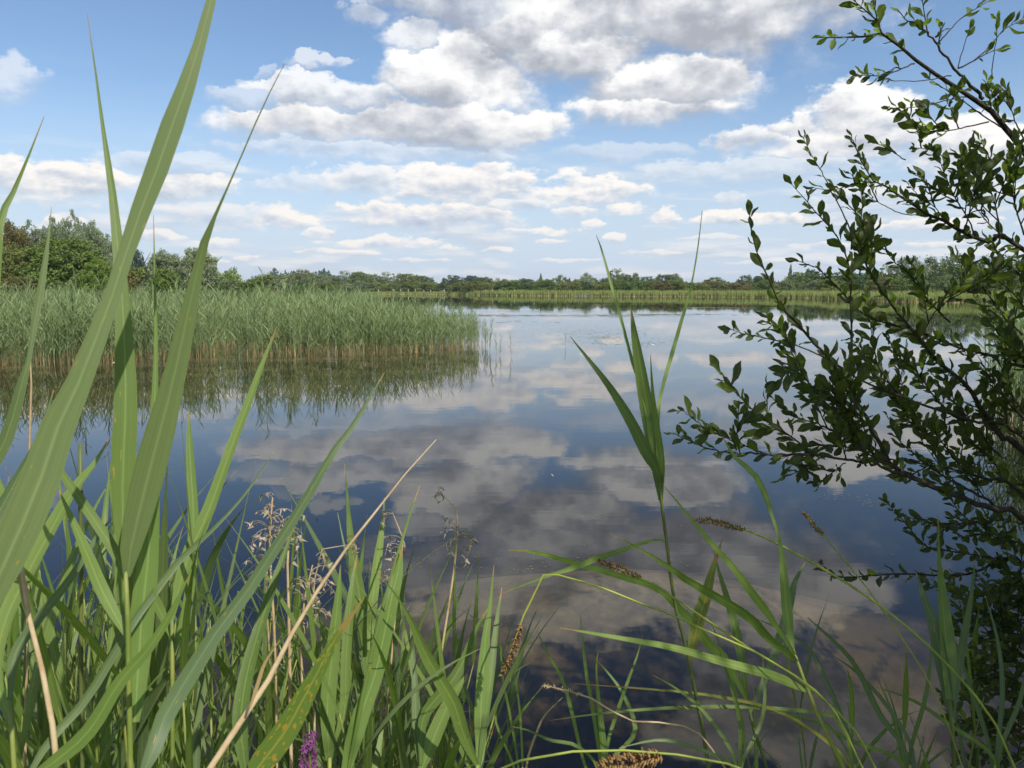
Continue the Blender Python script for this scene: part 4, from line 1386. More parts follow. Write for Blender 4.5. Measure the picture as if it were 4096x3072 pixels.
reed_plant('reed with a limp blade arched far left over the dark water', 1.5, [(3080, 3120, 14), (3010, 2900, 13), (2985, 2800, 11)],
           [([(2985, 2800, 10), (2941, 2707, 26), (2893, 2627, 34), (2837, 2579, 38), (2765, 2483, 34), (2694, 2412, 30), (2638, 2356, 26), (2558, 2328, 27), (2399, 2280, 24), (2319, 2260, 22), (2215, 2228, 18), (2120, 2204, 11), (2032, 2200, 2)], 'blade_light', -.1),
            ([(2990, 2820, 12), (2960, 2600, 34), (2925, 2450, 30), (2880, 2300, 14), (2850, 2190, 2)], 'blade', .1),
            ([(3000, 2850, 12), (3090, 2640, 30), (3150, 2450, 34), (3180, 2330, 20), (3220, 2250, 2)], 'blade_blue', .2)], stem_mat='stem_dark')
reed_plant('dark reed with two broad blades in the shade before the willow', 1.65, [(3820, 3090, 18), (3800, 2800, 16)],
           [([(3800, 2800, 30), (3795, 2620, 56), (3782, 2480, 46), (3768, 2350, 30), (3757, 2240, 14), (3752, 2060, 2)], 'blade', .1),
            ([(3802, 2840, 30), (3765, 2640, 52), (3730, 2480, 42), (3700, 2400, 26), (3665, 2290, 2)], 'blade_blue', .1),
            ([(3805, 2860, 26), (3840, 2640, 30), (3865, 2500, 26), (3885, 2380, 14), (3900, 2240, 2)], 'blade_blue', .15)], stem_mat='stem_dark')

# sedge: arching stems with brown spikes
def spikelets(trace, depth, count, size, parent, root, mat, fat=1.0, label=None):
    """seed head: many small grains spirally set on an axis, one mesh"""
    ax = catmull([tuple(P(x, y, depth)) for x, y in trace], 24)
    tg = np.gradient(ax, axis=0)
    V_, F_ = [], []
    for i in range(count):
        s = (i + rng.random()) / count
        q = ax[min(23, int(s * 24))]
        t_ = tg[min(23, int(s * 24))]
        t_ = t_ / np.linalg.norm(t_)
        prof = fat * (math.sin(math.pi * min(1, max(0.04, s * .92 + .06))) ** .5) * (1 if (s * 5) % 1 > .16 else .55)
        a = np.cross(t_, np.random.default_rng(i).normal(0, 1, 3)); a /= np.linalg.norm(a) + 1e-9
        d_ = a * .8 + t_ * rng.uniform(-.1, .7)
        d_ /= np.linalg.norm(d_)
        c = q + a * size * 1.1 * prof
        L, w = size * rng.uniform(1.0, 1.9) * (.6 + .4 * prof), size * rng.uniform(.35, .6)
        u1 = np.cross(d_, t_); u1 /= np.linalg.norm(u1) + 1e-9
        u2 = np.cross(d_, u1)
        k = len(V_)
        V_ += [c - d_ * L * .6, c + u1 * w, c + u2 * w, c - u1 * w, c - u2 * w, c + d_ * L]
        F_ += [(k, k + 2, k + 1), (k, k + 3, k + 2), (k, k + 4, k + 3), (k, k + 1, k + 4), (k + 5, k + 1, k + 2), (k + 5, k + 2, k + 3), (k + 5, k + 3, k + 4), (k + 5, k + 4, k + 1)]
    return mesh_obj('seed_head', to_local(V_, root), F_, M[mat], parent, smooth=False)


def sedge(label, depth, stem, head, count, size, mat='spike', smat='sedge', d_end=None, fat=1.0, w=8):
    low = P(stem[0][0], stem[0][1], depth)
    root = root_under(low, .02, P(stem[1][0], stem[1][1], depth))
    e = empty('sedge', root)
    tag(e, label, 'sedge', 'sedge stems with brown spikes')
    stalk(e, root, stem, depth, smat, w, d_end=d_end)
    if head:
        spikelets(head, depth if d_end is None else d_end, count, size, e, root, mat, fat)
    return e


sedge('sedge spike pointing left, tip just left of the tall reed', 1.30, [(3500, 3072), (3400, 2900), (3200, 2720), (3036, 2619), (2917, 2540), (2797, 2460), (2678, 2380), (2558, 2308, 7), (2400, 2247, 3)], [(2562, 2310), (2500, 2282), (2440, 2262), (2392, 2244)], 120, .0034, w=9)
sedge('sedge with a level two-part spike crossing the arched reed', 1.38, [(4050, 3050), (3950, 2850), (3829, 2700), (3717, 2587), (3598, 2483), (3494, 2404), (3399, 2340), (3279, 2268), (3120, 2180), (2976, 2117, 7), (2775, 2083, 3)], [(2978, 2118), (2900, 2100), (2850, 2085), (2770, 2082)], 140, .0034, w=10)
sedge('sedge with a snapped stem and its spike hanging straight down', 1.25, [(3450, 3072), (3300, 2800), (3068, 2635), (2957, 2579), (2797, 2511), (2678, 2455), (2558, 2412), (2399, 2348), (2190, 2288), (2183, 2284), (2176, 2296), (2135, 2380), (2088, 2475), (2078, 2507, 5), (2008, 2700, 3)], [(2080, 2500), (2070, 2560), (2040, 2630), (2006, 2702)], 130, .0036, w=8)
sedge('dark sedge spike leaning left in front of the willow tips', 1.55, [(3850, 3072), (3757, 2818), (3678, 2659), (3574, 2507), (3478, 2364), (3359, 2220), (3291, 2137, 5), (3211, 2049, 3)], [(3294, 2140), (3250, 2095), (3209, 2047)], 80, .0034, w=6)
sedge('sedge lying almost flat along the bottom edge with a fat brown spike', 1.02, [(3060, 3110), (2917, 3057), (2757, 3025), (2558, 3005), (2359, 3001), (2159, 3025), (2000, 3068), (1900, 3120)], [(2640, 3022), (2560, 3040), (2480, 3050), (2395, 3068)], 200, .0042, fat=1.7, w=10)
sedge('withered sedge with a thin pale drooping spike', 1.40, [(2900, 3072), (2781, 2926), (2640, 2890), (2510, 2882), (2438, 2838), (2383, 2802), (2303, 2770), (2171, 2742, 3)], [(2330, 2780), (2239, 2754), (2171, 2741)], 50, .0026, 'spike_pale', 'straw', w=7)

# thin sedge blades at the lower right and centre
SB = 'thin sedge tufts at the lower right'
def tuft(label, depth, base, blades, group=SB):
    low = P(*base, depth)
    root = root_under(low, .02)
    e = empty('sedge_tuft', root)
    tag(e, label, 'sedge', group)
    for tr, mat, dd in blades:
        p0 = tr[0]
        q = [(base[0] + (p0[0] - base[0]) * .5, base[1] + 90, 9)] + list(tr)
        o = blade(e, root, q, depth, depth + dd, mat, n=14)
        # sheath down to the root
    stalk(e, root, [(base[0], base[1] + 95, 14), (base[0], base[1] + 40, 12), (base[0], base[1], 8)], depth, 'sedge', 12, 'sheath')
    return e


tuft('sedge tuft with fine upright blades at the bottom, right of centre', 1.45, (2420, 3060), [
    ([(2330, 3030, 12), (2290, 2860, 15), (2250, 2720, 13), (2195, 2620, 9), (2145, 2520, 2)], 'blade_light', .1),
    ([(2400, 3030, 14), (2370, 2830, 16), (2345, 2690, 14), (2328, 2540, 7), (2320, 2450, 2)], 'blade_light', .1),
    ([(2420, 3040, 26), (2405, 2900, 24), (2392, 2780, 14), (2385, 2660, 6), (2395, 2600, 2)], 'blade_light', .05),
    ([(2430, 2980, 12), (2465, 2860, 15), (2510, 2730, 12), (2550, 2620, 6), (2572, 2540, 2)], 'blade', .1),
    ([(2445, 3040, 12), (2540, 2930, 18), (2500, 2790, 14), (2440, 2700, 8), (2385, 2640, 2)], 'blade_light', .1),
    ([(2380, 3050, 10), (2300, 2980, 14), (2200, 2960, 12), (2110, 2920, 7), (2040, 2905, 2)], 'blade', .0)])
tuft('sedge tuft sending one dark blade level to the left', 1.5, (3420, 3060), [
    ([(3400, 3000, 14), (3350, 2870, 15), (3100, 2834, 15), (2877, 2826, 14), (2638, 2834, 12), (2399, 2854, 8), (2199, 2882, 2)], 'blade', -.1),
    ([(3390, 3040, 12), (3150, 2860, 13), (2900, 2790, 12), (2640, 2760, 8), (2300, 2735, 2)], 'blade_yellow', -.1),
    ([(3420, 3020, 14), (3330, 2780, 18), (3240, 2600, 12), (3130, 2520, 8), (3010, 2470, 2)], 'blade_blue', .2)])
tuft('shaded sedge tuft below the willow, blades swept left', 1.6, (3640, 3060), [
    ([(3620, 3000, 18), (3520, 2860, 24), (3420, 2660, 20), (3330, 2560, 14), (3230, 2470, 2)], 'blade_blue', .1),
    ([(3650, 3000, 14), (3560, 2840, 17), (3440, 2700, 12), (3330, 2620, 2)], 'blade_blue', .1),
    ([(3640, 3010, 14), (3700, 2800, 16), (3720, 2660, 10), (3740, 2480, 2)], 'blade', .1),
    ([(3600, 3040, 14), (3400, 2960, 15), (3250, 2880, 10), (3080, 2850, 2)], 'blade', -.1)])
tuft('shaded sedge tuft at the lower right corner', 1.7, (3980, 3060), [
    ([(3960, 3000, 16), (3900, 2800, 18), (3830, 2600, 12), (3770, 2420, 2)], 'blade_blue', .1),
    ([(3990, 3000, 16), (4010, 2760, 18), (3990, 2560, 12), (3940, 2380, 2)], 'blade_blue', .1),
    ([(3970, 3020, 14), (3800, 2900, 17), (3650, 2800, 12), (3480, 2740, 2)], 'blade', .0),
    ([(4000, 3000, 16), (4080, 2800, 16), (4120, 2600, 10), (4150, 2480, 2)], 'blade_blue', .0)])
tuft('low sedge tuft with arched blades at the bottom right of centre', 1.35, (2950, 3070), [
    ([(2940, 3040, 12), (2880, 2930, 15), (2800, 2830, 13), (2700, 2750, 8), (2610, 2700, 2)], 'blade_light', .1),
    ([(2960, 3040, 14), (2960, 2880, 17), (2920, 2730, 12), (2870, 2580, 2)], 'blade', .1),
    ([(2970, 3050, 12), (3040, 2900, 15), (3060, 2780, 12), (3050, 2620, 2)], 'blade', .15),
    ([(2930, 3060, 12), (2780, 2990, 14), (2640, 2960, 12), (2480, 2990, 2)], 'blade_blue', -.05)])
tuft('sedge tuft of very thin blades at the edge of the clear dark water', 1.5, (2090, 3070), [
    ([(2070, 3040, 9), (2040, 2860, 10), (2010, 2700, 8), (2000, 2520, 2)], 'blade', .1),
    ([(2090, 3040, 9), (2080, 2850, 9), (2060, 2700, 6), (2030, 2480, 2)], 'blade_light', .1),
    ([(2110, 3040, 9), (2150, 2920, 9), (2180, 2860, 6), (2250, 2790, 2)], 'blade_dry', .1),
    ([(2050, 3050, 9), (1980, 2860, 9), (2050, 2700, 6), (2140, 2640, 2)], 'blade_light', .05)])

# dry stalks
def dry(label, depth, trace, mat='straw', w=14, extra=None, d_end=None, name='dry_reed'):
    low = P(trace[0][0], trace[0][1], depth)
    root = root_under(low, .03)
    e = empty(name, root)
    tag(e, label, 'dry reed', 'dry reed stalks')
    stalk(e, root, trace, depth, mat, w, d_end=d_end)
    for (tr, m_) in (extra or []):
        blade(e, root, tr, depth, depth + rng.uniform(-.03, .05), m_, n=12, fold=.3)
    return e


dry('long dry stalk slanting up to the right across the left clump', .90, [(833, 3085, 27), (900, 2977, 27), (1059, 2746, 24), (1179, 2515, 18), (1338, 2260, 13), (1498, 2053, 9), (1617, 1901, 6), (1745, 1758, 3)], d_end=1.0,
    extra=[([(1000, 2830, 8), (1030, 2740, 16), (1060, 2650, 12), (1120, 2560, 3)], 'blade_dry')])
dry('thick dry broken stalk at the lower left corner', .82, [(230, 3085, 24), (211, 2906, 23), (175, 2706, 21), (128, 2530, 20), (103, 2388, 18), (84, 2250, 15)], extra=[([(120, 2480, 14), (95, 2380, 22), (85, 2290, 16), (90, 2230, 3)], 'blade_dry')])
dry('thin pale dry stalk before the left reed bed', 1.3, [(100, 3080, 12), (112, 2400, 11), (118, 1810, 9), (126, 1480, 7), (118, 1350, 3)])
dry('dark broken reed stub among the left blades', 1.1, [(330, 3080, 16), (325, 2300, 17), (322, 1960, 17), (321, 1775, 16)], 'stem_dark')


def plume(e, root, base, depth, size, n, side):
    """curled dry panicle branches: fine arcs"""
    V_, F_ = [], []
    for i in range(n):
        a = rng.uniform(-.6, 1.9) * side
        L = size * rng.uniform(.5, 1.1)
        pts = []
        x, y = base[0] + rng.uniform(-6, 6), base[1] + rng.uniform(-.25, .6) * size
        h_ = a
        d = depth + rng.uniform(-.02, .02)
        for k in range(7):
            pts.append(tuple(P(x, y, d)))
            x += math.sin(h_) * L / 6
            y -= math.cos(h_) * L / 6
            h_ += side * rng.uniform(.22, .62)
            d += rng.uniform(-.008, .008)
        c = catmull(pts, 9)
        v, f = tube(c, np.linspace(.0009, .0005, 9) * rng.uniform(.7, 1.3), 4)
        k0 = len(V_)
        V_ += v
        F_ += [tuple(j + k0 for j in q) for q in f]
        # chaffy end
        for _ in range(5):
            q = c[rng.randrange(4, 9)]
            dd = np.array([rng.gauss(0, 1), rng.gauss(0, 1), rng.gauss(-.6, 1)]) * .006
            s2 = np.array([rng.gauss(0, 1), rng.gauss(0, 1), rng.gauss(0, 1)]) * .0016
            k0 = len(V_)
            V_ += [q - s2, q + s2, q + dd]
            F_ += [(k0, k0 + 1, k0 + 2)]
    return mesh_obj('plume', to_local(V_, root), F_, M['straw_dark'], e)


def dry_plume(label, depth, trace, plumes, w=9):
    low = P(trace[0][0], trace[0][1], depth)
    root = root_under(low, .03)
    e = empty('dry_reed', root)
    tag(e, label, 'dry reed', 'dry reeds with curled plumes')
    stalk(e, root, trace, depth, 'straw', w)
    for (x, y, s, n, sd) in plumes:
        plume(e, root, (x, y), depth, s * .95, int(n * .75 + .5), sd)
    return e


dry_plume('lone dry reed with a nodding plume over the dark water', 1.5, [(1720, 3080, 11), (1755, 2690, 10), (1797, 2410, 9), (1818, 2260, 8), (1832, 2130, 6), (1828, 2040, 5), (1800, 1980, 4), (1765, 1972, 3)], [(1832, 2130, 90, 8, -1), (1836, 2160, 110, 9, 1), (1770, 1975, 60, 7, -1)])
dry_plume('dry reed with the topmost curled plume of the pale cluster', 1.35, [(1110, 3080, 14), (1105, 2700, 13), (1090, 2400, 11), (1078, 2180, 8), (1090, 1990, 5)], [(1085, 2070, 130, 12, 1), (1080, 2120, 140, 10, -1), (1095, 2000, 80, 6, -1)])
dry_plume('stout dry reed in the middle of the pale cluster', 1.30, [(1165, 3080, 15), (1160, 2750, 14), (1155, 2450, 12), (1150, 2250, 9), (1160, 2090, 5)], [(1158, 2180, 150, 12, -1), (1150, 2120, 120, 9, 1), (1165, 2330, 100, 7, 1)])
dry_plume('dry reed with a ragged plume at the right of the pale cluster', 1.38, [(1220, 3080, 13), (1212, 2800, 12), (1205, 2560, 10), (1225, 2340, 7), (1250, 2260, 4)], [(1235, 2300, 130, 12, 1), (1215, 2420, 130, 12, 1), (1220, 2500, 110, 8, -1)])
dry_plume('thin dry reed at the left of the pale cluster', 1.42, [(1075, 3080, 11), (1078, 2700, 10), (1066, 2420, 8), (1068, 2250, 5)], [(1068, 2250, 110, 8, -1)])
dry_plume('dry reed arching its plume to the right of the pale cluster', 1.45, [(1262, 3080, 10), (1255, 2700, 9), (1250, 2420, 7), (1275, 2230, 5), (1330, 2155, 4), (1390, 2180, 3)], [(1390, 2180, 80, 7, 1), (1270, 2240, 70, 5, 1)])
dry_plume('dry reed with hook-shaped plumes behind the upright green blades', 1.5, [(1530, 3080, 10), (1560, 2700, 9), (1585, 2420, 7), (1612, 2180, 5), (1605, 2100, 4), (1570, 2050, 3)], [(1612, 2200, 120, 8, -1), (1590, 2320, 110, 7, -1), (1570, 2052, 70, 5, -1)])

# purple loosestrife at the bottom
lo = P(1240, 3120, 1.22)
root = root_under(lo, .0)
e = empty('purple_loosestrife', root)
tag(e, 'purple loosestrife flower spike low among the reed stems', 'flower')
stalk(e, root, [(1240, 3100, 12), (1240, 3000, 10), (1236, 2890, 6)], 1.22, 'stem_dark', 10)
for k in range(30):
    s = k / 30
    c = P(1238 + rng.uniform(-34, 40) * (1.15 - s * .8), 3085 - s * 150 + rng.uniform(-8, 8), 1.22 + rng.uniform(-.015, .015))
    V_, F_ = [tuple(c - root)], []
    n_ = np.array([rng.gauss(0, .7), -1, rng.gauss(.2, .5)]); n_ /= np.linalg.norm(n_)
    t1 = np.cross(n_, [0, 0, 1]); t1 /= np.linalg.norm(t1); t2 = np.cross(n_, t1)
    for j in range(6):
        th = j * 1.047
        for (rr, da) in ((.0045, -.35), (.0085, 0), (.0045, .35)):
            d_ = t1 * math.cos(th + da) + t2 * math.sin(th + da)
            V_.append(tuple(np.array(c - root) + d_ * rr + n_ * .0025 * (rr > .005)))
        F_.append((0, 1 + j * 3, 2 + j * 3, 3 + j * 3))
    mesh_obj('flower', V_, F_, M['purple'], e, smooth=False)

# filler reeds of the left stand
LEAFM = ['blade', 'blade', 'blade_light', 'blade_blue', 'blade_grey']


def filler(x, y, height, label, group, leaf_k=1.0):
    root = Vector((x, y, ground_z(x, y)))
    e = empty('reed', root)
    tag(e, label, 'reed', group)
    lx, ly = rng.gauss(0, .05), rng.gauss(0, .05)
    H = height - root.z
    pts = [(0, 0, -.08), (lx * .2, ly * .2, H * .3), (lx * .6, ly * .6, H * .65), (lx * 1.1, ly * 1.1, H * .86)]
    c = catmull(pts, 10)
    v, f = tube(c, np.linspace(.0042, .0016, 10), 6)
    mesh_obj('stem', v, f, M['stem'], e)
    th = rng.uniform(0, 6.28)
    nl = rng.randint(5, 8)
    for k in range(nl):
        s = .42 + .56 * k / nl
        q = c[min(9, int(s * 10))]
        th += math.pi + rng.gauss(0, .5)
        up = rng.uniform(.12, .5)
        L = rng.uniform(.28, .48) * leaf_k
        d = np.array([math.cos(th) * math.sin(up), math.sin(th) * math.sin(up), math.cos(up)])
        drop = rng.uniform(-.05, .30)
        n = 11
        s_ = np.linspace(0, 1, n)[:, None]
        o_ = np.array([math.cos(th), math.sin(th), -.9])
        p = q + d * L * s_ + o_ * drop * L * s_ ** 2.2
        w = rng.uniform(.009, .020) * np.interp(s_[:, 0], [0, .12, .36, .62, .82, 1], [.35, .9, 1, .62, .18, .02])
        a = np.cross(d, o_); a /= np.linalg.norm(a) + 1e-9
        nn = np.cross(a, d) + a * rng.gauss(0, .5)
        tw = rng.uniform(-.9, .9)
        nrm = [np.array(Matrix.Rotation(tw * i / n, 3, Vector(d)) @ Vector(nn)) for i in range(n)]
        v, f, u = ribbon(p, w, nrm, rng.uniform(.08, .25))
        mesh_obj('leaf', v, f, M[rng.choice(LEAFM)], e, uvs=u)
    return e


FILL = 'green reeds filling the left stand'
cnt = 0
fillers = []
for _ in range(900):
    if cnt >= 150:
        break
    y = rng.uniform(1.0, 2.3)
    px = rng.uniform(-250, 1750)
    x = (px - CX) / FPX * y * 1.02
    # the stand is tallest at the left and steps down towards the middle
    top = np.interp(px, [-250, 300, 700, 1100, 1500, 1750], [2000, 2080, 2150, 2280, 2400, 2520]) + rng.uniform(-120, 420)
    z = P(px, top, y).z
    if 980 < px < 1330 and y < 1.65:
        continue
    if z < .45 or y < 1.0 + .25 * max(0, (px - 900) / 800):
        continue
    fillers.append((px, filler(x, y, z, 'green reed', FILL, 1.0)))
    cnt += 1
fillers.sort(key=lambda q: q[0])
for i_, (_, e) in enumerate(fillers):
    e['label'] = f'green reed filling the lower left stand, {ordinal(i_)} from the left of them'
for i_, (px, y, top) in enumerate(sorted([(1830, 1.7, 2560), (1990, 1.8, 2620), (1600, 1.8, 2420), (1540, 2.0, 2480), (1760, 2.1, 2600), (1450, 2.2, 2450), (1900, 2.2, 2700)])):
    filler((px - CX) / FPX * y * 1.02, y, P(px, top, y).z, f'slender green reed at the right end of the left stand, {ordinal(i_)} from its left', 'reeds at the right end of the left stand', .8)
for i_, (px, y, top) in enumerate(sorted([(3350, 1.9, 2760), (3560, 2.0, 2800), (3740, 2.1, 2720), (3900, 1.9, 2650), (4040, 2.1, 2600), (3150, 2.0, 2890)])):
    filler((px - CX) / FPX * y * 1.02, y, P(px, top, y).z, f'shaded green reed under the willow at the lower right, {ordinal(i_)} from the left', 'shaded reeds under the willow', .9)

# ------------------------------------------------------------------ the willow at the right
BASE = Vector((2.45, 2.55, 0.0))
BASE.z = ground_z(BASE.x, BASE.y)
wil = empty('willow_shrub', BASE)
tag(wil, 'dark leafy willow leaning over the water along the right edge', 'willow')
LEAFV = []
for k in range(6):
    g_ = np.random.default_rng(300 + k)
    n = 7
    s = np.linspace(0, 1, n)
    prof = np.interp(s, [0, .06, .25, .55, .78, .93, 1], [.05, .10, .62, 1.0, .88, .42, .03])
    L, Wd = 1.0, g_.uniform(.36, .46)
    curl, drop = g_.uniform(-.5, .5), g_.uniform(-.1, .6)
    pts = np.stack([s * L, curl * .25 * s ** 2, -drop * s ** 2 * .5 + .06 * np.sin(s * 7 + k)], 1)
    v, f, u = ribbon(pts, prof * Wd, [np.array([0, 0, 1.0])] * n, g_.uniform(.10, .28))
    wob = g_.normal(0, .012, (len(v), 3)); wob[1::3] *= .3
    LEAFV.append((np.array(v) + wob, f, u))


def leaf_mesh(k, mat):
    v, f, u = LEAFV[k]
    me = bpy.data.meshes.new('leaf')
    me.from_pydata([tuple(q) for q in v], [], f)
    ul = me.uv_layers.new(name='UVMap')
    idx = np.empty(len(me.loops), dtype=np.int32)
    me.loops.foreach_get('vertex_index', idx)
    ul.data.foreach_set('uv', np.asarray(u, dtype=np.float32)[idx].ravel())
    me.materials.append(M[mat])
    me.polygons.foreach_set('use_smooth', [True] * len(me.polygons))
    me.update()
    return me


LM = {m_: [leaf_mesh(k, m_) for k in range(6)] for m_ in ('willow_leaf', 'willow_leaf_young')}
wl = random.Random(21)
WLEAVES = []          # (matrix, variant, material, branch object, in view size)


def in_view(p):
    d = p - CAM
    c, s = math.cos(PITCH), math.sin(PITCH)
    fwd = d.y * c - d.z * s
    up = d.y * s + d.z * c
    return fwd > .3 and abs(d.x / fwd) < .66 and abs(up / fwd) < .5, fwd


def add_leaf(pos, direction, size, branch, young):
    d = Vector(direction).normalized()
    up = Vector((wl.gauss(0, .9), wl.gauss(-.3, .9), 1.0))
    z = (up - d * up.dot(d)).normalized()
    y = z.cross(d)
    m_ = Matrix(((d.x, y.x, z.x, pos[0]), (d.y, y.y, z.y, pos[1]), (d.z, y.z, z.z, pos[2]), (0, 0, 0, 1))) @ Matrix.Scale(size, 4)
    vis, fwd = in_view(Vector(pos))
    WLEAVES.append((m_, wl.randrange(6), 'willow_leaf_young' if young else 'willow_leaf', branch, size / fwd if vis else 0))


def leafy(c, branch, start, step, size, young_tip=.0, spread=.85, young=0.0):
    """leaves set alternately round a twig from fraction start to its tip"""
    seg = np.linalg.norm(np.diff(c, axis=0), axis=1)
    acc = np.concatenate([[0], np.cumsum(seg)])
    tot = acc[-1]
    s = start * tot
    th = wl.uniform(0, 6.28)
    while s < tot:
        i = min(len(c) - 2, max(0, int(np.searchsorted(acc, s)) - 1))
        f = (s - acc[i]) / max(1e-6, seg[i])
        q = c[i] * (1 - f) + c[i + 1] * f
        t = (c[i + 1] - c[i]) / max(1e-6, seg[i])
        th += 2.4 + wl.gauss(0, .3)
        a = np.cross(t, [.2, .5, .8]); a /= np.linalg.norm(a) + 1e-9
        b_ = np.cross(t, a)
        side = a * math.cos(th) + b_ * math.sin(th)
        ang = wl.uniform(.5, 1.05) * spread
        d = t * math.cos(ang) + side * math.sin(ang) + np.array([0, 0, .12])
        k = s / tot
        sz = size * wl.uniform(.55, 1.18) * (1 if k < .88 else .75)
        add_leaf(q, d, sz, branch, wl.random() < (young + .07 + (young_tip if k > .8 else 0)))
        s += step * 1.14 * wl.uniform(.6, 1.4)
    d = c[-1] - c[-2]
    add_leaf(c[-1], d / (np.linalg.norm(d) + 1e-9), size * .7, branch, wl.random() < young + young_tip)


def branch(trace, d0, d1, r0, r1, leaf_from=.3, step=.018, size=.052, side=0, side_len=.16, young=0.0, young_tip=.0, join=None, name='branch', n=None, side_from=.15):
    """trace from the thick end (right) to the tip"""
    rows = []
    k = len(trace)
    for i, (x, y) in enumerate(trace):
        d = d0 + (d1 - d0) * i / (k - 1)
        p = P(x, y, d)
        rows.append((p.x, p.y, p.z, r0 + (r1 - r0) * (i / (k - 1)) ** .8))
    if join is not None:
        e = rows[0]
        mid = ((e[0] * .45 + BASE.x * .55) + .05, e[1] * .4 + BASE.y * .6, e[2] * .55 + (BASE.z + join) * .45)
        rows = [(BASE.x + wl.uniform(-.06, .06), BASE.y + wl.uniform(-.06, .06), BASE.z - .1, r0 * 2.0), (*mid, r0 * 1.5)] + rows
    nn = n or max(10, 4 * len(rows))
    c = catmull(rows, nn)
    wob = np.array([[wl.gauss(0, .0022 if r0 > .005 else .0007) for _ in range(3)] for _ in range(nn)])
    c[:, :3] += wob
    v, f = tube(c[:, :3], np.maximum(c[:, 3] * .8, .0007), 7)
    o = mesh_obj(name, to_local(v, BASE), f, M['bark'], wil)
    first = 0 if join is None else int(nn * .35)
    cc = c[first:, :3]
    if leaf_from < 1:
        leafy(cc, o, leaf_from, step, size, young_tip, young=young)
    tot = np.linalg.norm(np.diff(cc, axis=0), axis=1).sum()
    for q in range(int(side * .58 + .5)):
        s = side_from + (1 - side_from) * (q + wl.random()) / max(1, side) * .95
        i = min(len(cc) - 2, int(s * (len(cc) - 1)))
        t = cc[i + 1] - cc[i]; t /= np.linalg.norm(t) + 1e-9
        rv = np.array([wl.gauss(0, 1), wl.gauss(0, .7), wl.gauss(.35, 1)])
        rv -= t * rv.dot(t); rv /= np.linalg.norm(rv) + 1e-9
        L = side_len * wl.uniform(.5, 1.4)
        ang = wl.uniform(.45, 1.0)
        d = t * math.cos(ang) + rv * math.sin(ang)
        p0 = cc[i]
        tw = catmull([p0, p0 + d * L * .5 + np.array([0, 0, .01]), p0 + d * L + np.array([0, 0, .05 * L / .2])], 8)
        v, f = tube(tw, np.linspace(.0022, .0008, 8), 5)
        mesh_obj('twig', to_local(v, BASE), f, M['bark'], o)
        leafy(tw, o, .22, step * .95, size, young_tip, young=young)
    return o


# upper limbs against the sky
B = branch
B([(4096, 605), (4023, 512), (3961, 438), (3874, 377), (3782, 321), (3689, 253), (3609, 191), (3529, 139), (3455, 145), (3350, 148), (3276, 151)], 2.35, 2.0, .012, .0016, .86, .012, .048, 5, .10, young=.25, young_tip=.6, join=1.5, side_from=.45)
B([(3529, 139), (3510, 80), (3495, 20), (3490, -40)], 2.05, 2.0, .003, .001, .1, .010, .046, 3, .08, young=.35, young_tip=.5)
B([(3936, 401), (3874, 333), (3825, 278), (3751, 185), (3714, 136), (3652, 93), (3590, 49)], 2.3, 2.15, .007, .0014, .70, .016, .046, 3, .09, young=.3, young_tip=.5, side_from=.5)
B([(3751, 173), (3800, 120), (3844, 74), (3899, 37), (3961, 0)], 2.2, 2.2, .0025, .001, .5, .014, .048, 0, young=.5)
B([(3834, 275), (3905, 235), (3967, 179), (4010, 123), (4084, 80), (4130, 40)], 2.25, 2.3, .003, .001, .6, .014, .050, 1, .08, young=.1)
B([(3831, 272), (3856, 179), (3881, 111)], 2.25, 2.25, .002, .001, .75, .009, .04, 0, young=.8)
B([(3965, 330), (3972, 250), (3985, 160), (3990, 80)], 2.3, 2.25, .002, .001, .6, .012, .036, 0, young=.7)
B([(3807, 302), (3689, 324), (3597, 324), (3529, 318)], 2.2, 2.15, .0022, .0009, .8, .02, .03, 0)
B([(3658, 253), (3584, 284), (3523, 302), (3442, 302), (3411, 312)], 2.12, 2.05, .0025, .001, .45, .011, .052, 2, .05, young=.15)
B([(4010, 512), (3924, 457), (3850, 401), (3782, 358), (3720, 315)], 2.3, 2.25, .003, .001, .6, .016, .045, 2, .08, young=.25)
B([(3881, 386), (3782, 401), (3720, 420), (3640, 430), (3560, 430)], 2.25, 2.1, .0024, .001, .5, .014, .055, 2, .09, young=.1)
B([(3955, 488), (3874, 506), (3800, 522), (3714, 525), (3660, 500), (3620, 440)], 2.3, 2.1, .003, .001, .45, .012, .060, 3, .09, young=.1)
B([(4040, 540), (4000, 470), (3960, 400)], 2.3, 2.3, .003, .001, .3, .012, .045, 1, .08, young=.5)
B([(4096, 560), (4060, 480), (4040, 420), (4020, 360)], 2.3, 2.25, .003, .001, .4, .016, .052, 1, .1)
# second tier
B([(4096, 1000), (3955, 969), (3856, 926), (3782, 889), (3708, 852), (3652, 821), (3590, 778), (3541, 747), (3498, 728), (3440, 640), (3410, 560)], 2.4, 2.0, .009, .0012, .52, .011, .054, 10, .12, young=.06, join=1.2, side_from=.3)
B([(3708, 861), (3609, 855), (3535, 821), (3473, 784), (3440, 760)], 2.2, 2.1, .002, .001, .7, .016, .05, 1, .06)
B([(3856, 926), (3881, 833), (3905, 728), (3890, 640)], 2.3, 2.2, .003, .001, .35, .011, .055, 4, .10)
B([(3900, 945), (3870, 870), (3820, 790), (3790, 720), (3760, 650), (3730, 600)], 2.3, 2.15, .003, .001, .35, .010, .056, 5, .11)
B([(4000, 975), (3990, 860), (3960, 740), (3960, 640), (3920, 560)], 2.35, 2.3, .0035, .001, .3, .010, .056, 6, .12)
B([(4096, 940), (4060, 820), (4040, 700), (4050, 600)], 2.35, 2.3, .0035, .001, .25, .010, .056, 5, .12)
B([(3782, 889), (3740, 830), (3670, 780), (3640, 740)], 2.25, 2.2, .002, .001, .4, .012, .05, 2, .08)
